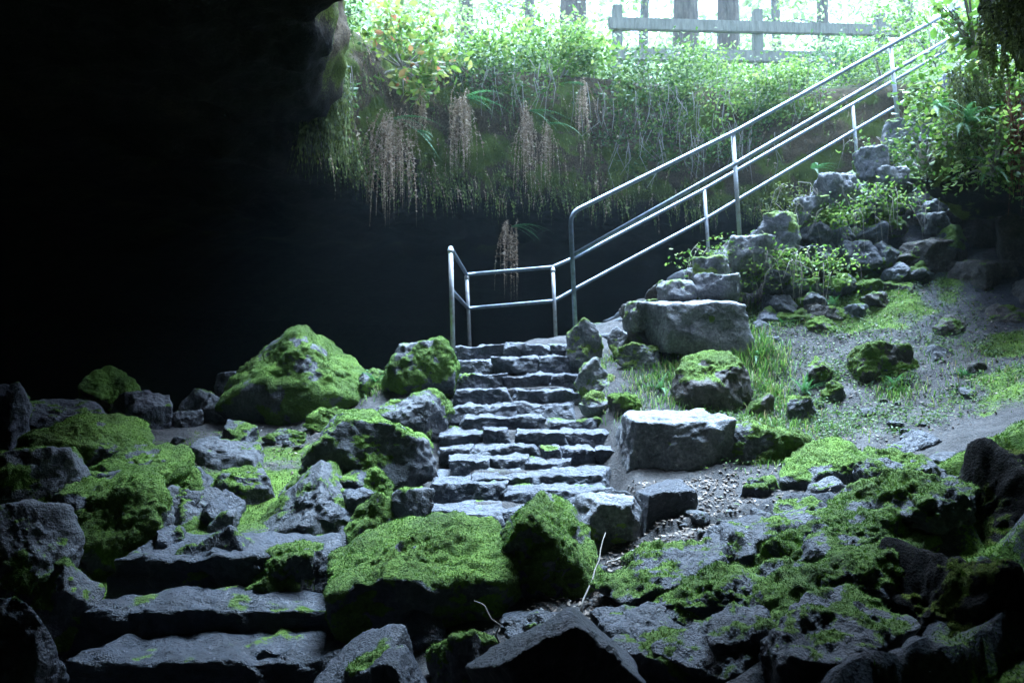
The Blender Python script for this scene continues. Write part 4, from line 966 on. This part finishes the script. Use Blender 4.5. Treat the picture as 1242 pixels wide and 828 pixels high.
def tree(px, Y, r, H, label, seed, crown=1800, mat='needle', z=None, low=.25, sp=2.2):
    x = (px-CX)/F*Y; z = fground(x, Y)-.2
    root = tag(empty('tree', (x, Y, z)), label, 'tree', 'trees of the wood above the cave')
    rs = np.random.default_rng(seed); lean = rs.normal(0, .25, 2)
    hs = np.linspace(0, 1, 14); path = np.column_stack([lean[0]*hs**1.5*1.2+.06*np.sin(hs*7+seed), lean[1]*hs**1.5, hs*H])
    acc = Acc(); acc.add(*tube(path, r*(1.0-.8*hs)+r*.45*np.exp(-hs*22), 16, False))
    tips = []
    for k in range(26):
        t = rs.uniform(low, .97); b = np.array([np.interp(t, hs, path[:, j]) for j in range(3)])
        a = rs.uniform(0, 6.28); L = sp*(1.15-t)*rs.uniform(.7, 1.2)+.3
        e = b+np.array([math.cos(a)*L, math.sin(a)*L, rs.uniform(-.45, .1)*L]); mid = (b+e)/2+np.array([0, 0, .12*L])
        acc.add(*tube([b, mid, e], [r*.16, r*.09, .012], 6, False))
        for u in np.linspace(.25, 1, 6): tips.append((1-u)**2*b+2*u*(1-u)*mid+u*u*e)
    acc.build('trunk', M['bark'], root)
    tips = np.array(tips); i = rs.integers(0, len(tips), crown)
    pts = tips[i]+rs.normal(size=(crown, 3))*np.array([.28, .28, .16])-np.array([0, 0, .12])
    Vv, F4 = leaf_cloud(pts, .075, seed+1, .32); link('crown', mesh_np('crown', Vv, F4, M[mat], False), root)
TR = [(700, 19, .42, 17, 'thick tree trunk left of the fence post, faint in the mist'), (838, 20, .42, 18, 'left one of the two big trunks standing behind the fence rail'), (888, 21, .38, 18, 'right one of the two big trunks standing behind the fence rail'),
      (560, 20, .3, 15, 'leafy tree above the left end of the rim'), (1010, 24, .25, 15, 'slim tree right of the two big trunks'), (1120, 21, .22, 13, 'slim tree beyond the top of the handrails'), (780, 30, .3, 17, 'distant thin tree between the fence post and the big trunks'),
      (640, 28, .3, 17, 'distant tree over the middle of the rim'), (950, 31, .3, 17, 'distant tree right of the sky gap')]
for k, (px, Y, r, H, lab) in enumerate(TR):
    tree(px, Y, r, H, lab, 400+k, 1500, 'needle' if k % 2 else 'leaf', low=.12 if k > 2 else .3)
# far wood reading as one mass
rs_ = np.random.default_rng(77)
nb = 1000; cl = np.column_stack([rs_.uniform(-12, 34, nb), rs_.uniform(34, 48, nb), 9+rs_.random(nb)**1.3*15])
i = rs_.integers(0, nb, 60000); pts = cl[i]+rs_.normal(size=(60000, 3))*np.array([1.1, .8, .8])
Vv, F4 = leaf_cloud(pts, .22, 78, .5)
tag(link('distant_wood', mesh_np('distant_wood', Vv, F4, M['leaf_misted'], False)), 'green wood with mist-paled leaves behind the trees above the cave', 'wood', kind='stuff')  # bright mist put into the leaf colour

# ------------------------------------------------------------------ light, sky, haze
SUN_EL, SUN_AZ = 72, 22      # azimuth measured from +Y towards +X
w = bpy.data.worlds.new('World'); scene.world = w; w.use_nodes = True
nt = w.node_tree; bg = nt.nodes['Background']
sky = nt.nodes.new('ShaderNodeTexSky'); sky.sky_type = 'NISHITA'; sky.sun_disc = False
sky.sun_elevation = R(SUN_EL); sky.sun_rotation = R(SUN_AZ); sky.dust_density = 1.5
nt.links.new(sky.outputs[0], bg.inputs[0]); bg.inputs[1].default_value = .06
sd_ = bpy.data.lights.new('sun', 'SUN'); sd_.energy = 1.5; sd_.angle = R(34); sd_.color = (.47, .71, 1.0)
sun = bpy.data.objects.new('sun', sd_); col.objects.link(sun)
dv = Vector((math.sin(R(SUN_AZ))*math.cos(R(SUN_EL)), math.cos(R(SUN_AZ))*math.cos(R(SUN_EL)), math.sin(R(SUN_EL))))
sun.rotation_euler = dv.to_track_quat('Z', 'Y').to_euler()
HAZE = .0014
if HAZE:
    bm = bmesh.new(); bmesh.ops.create_cube(bm, size=1); me = bpy.data.meshes.new('haze'); bm.to_mesh(me); bm.free()
    m = bpy.data.materials.new('haze'); m.use_nodes = True; nt = m.node_tree; nt.nodes.remove(nt.nodes['Principled BSDF'])
    pv = nt.nodes.new('ShaderNodeVolumePrincipled'); pv.inputs['Color'].default_value = (.75, .93, 1, 1); pv.inputs['Density'].default_value = HAZE; pv.inputs['Anisotropy'].default_value = .72
    nt.links.new(pv.outputs[0], nt.nodes['Material Output'].inputs['Volume']); me.materials.append(m)
    hz = link('haze', me); hz.scale = (400, 400, 44); hz.location = (2, 8, 22-8); tag(hz, kind='stuff')
vs = scene.view_settings
vs.view_transform = 'Standard'; vs.look = 'None'; vs.gamma = 1; vs.use_curve_mapping = False; vs.exposure = 4.7
cy = scene.cycles
cy.use_denoising = True; cy.denoiser = 'OPENIMAGEDENOISE'; cy.max_bounces = 8; cy.diffuse_bounces = 3; cy.transmission_bounces = 4; cy.volume_bounces = 1
cy.sample_clamp_indirect = 8
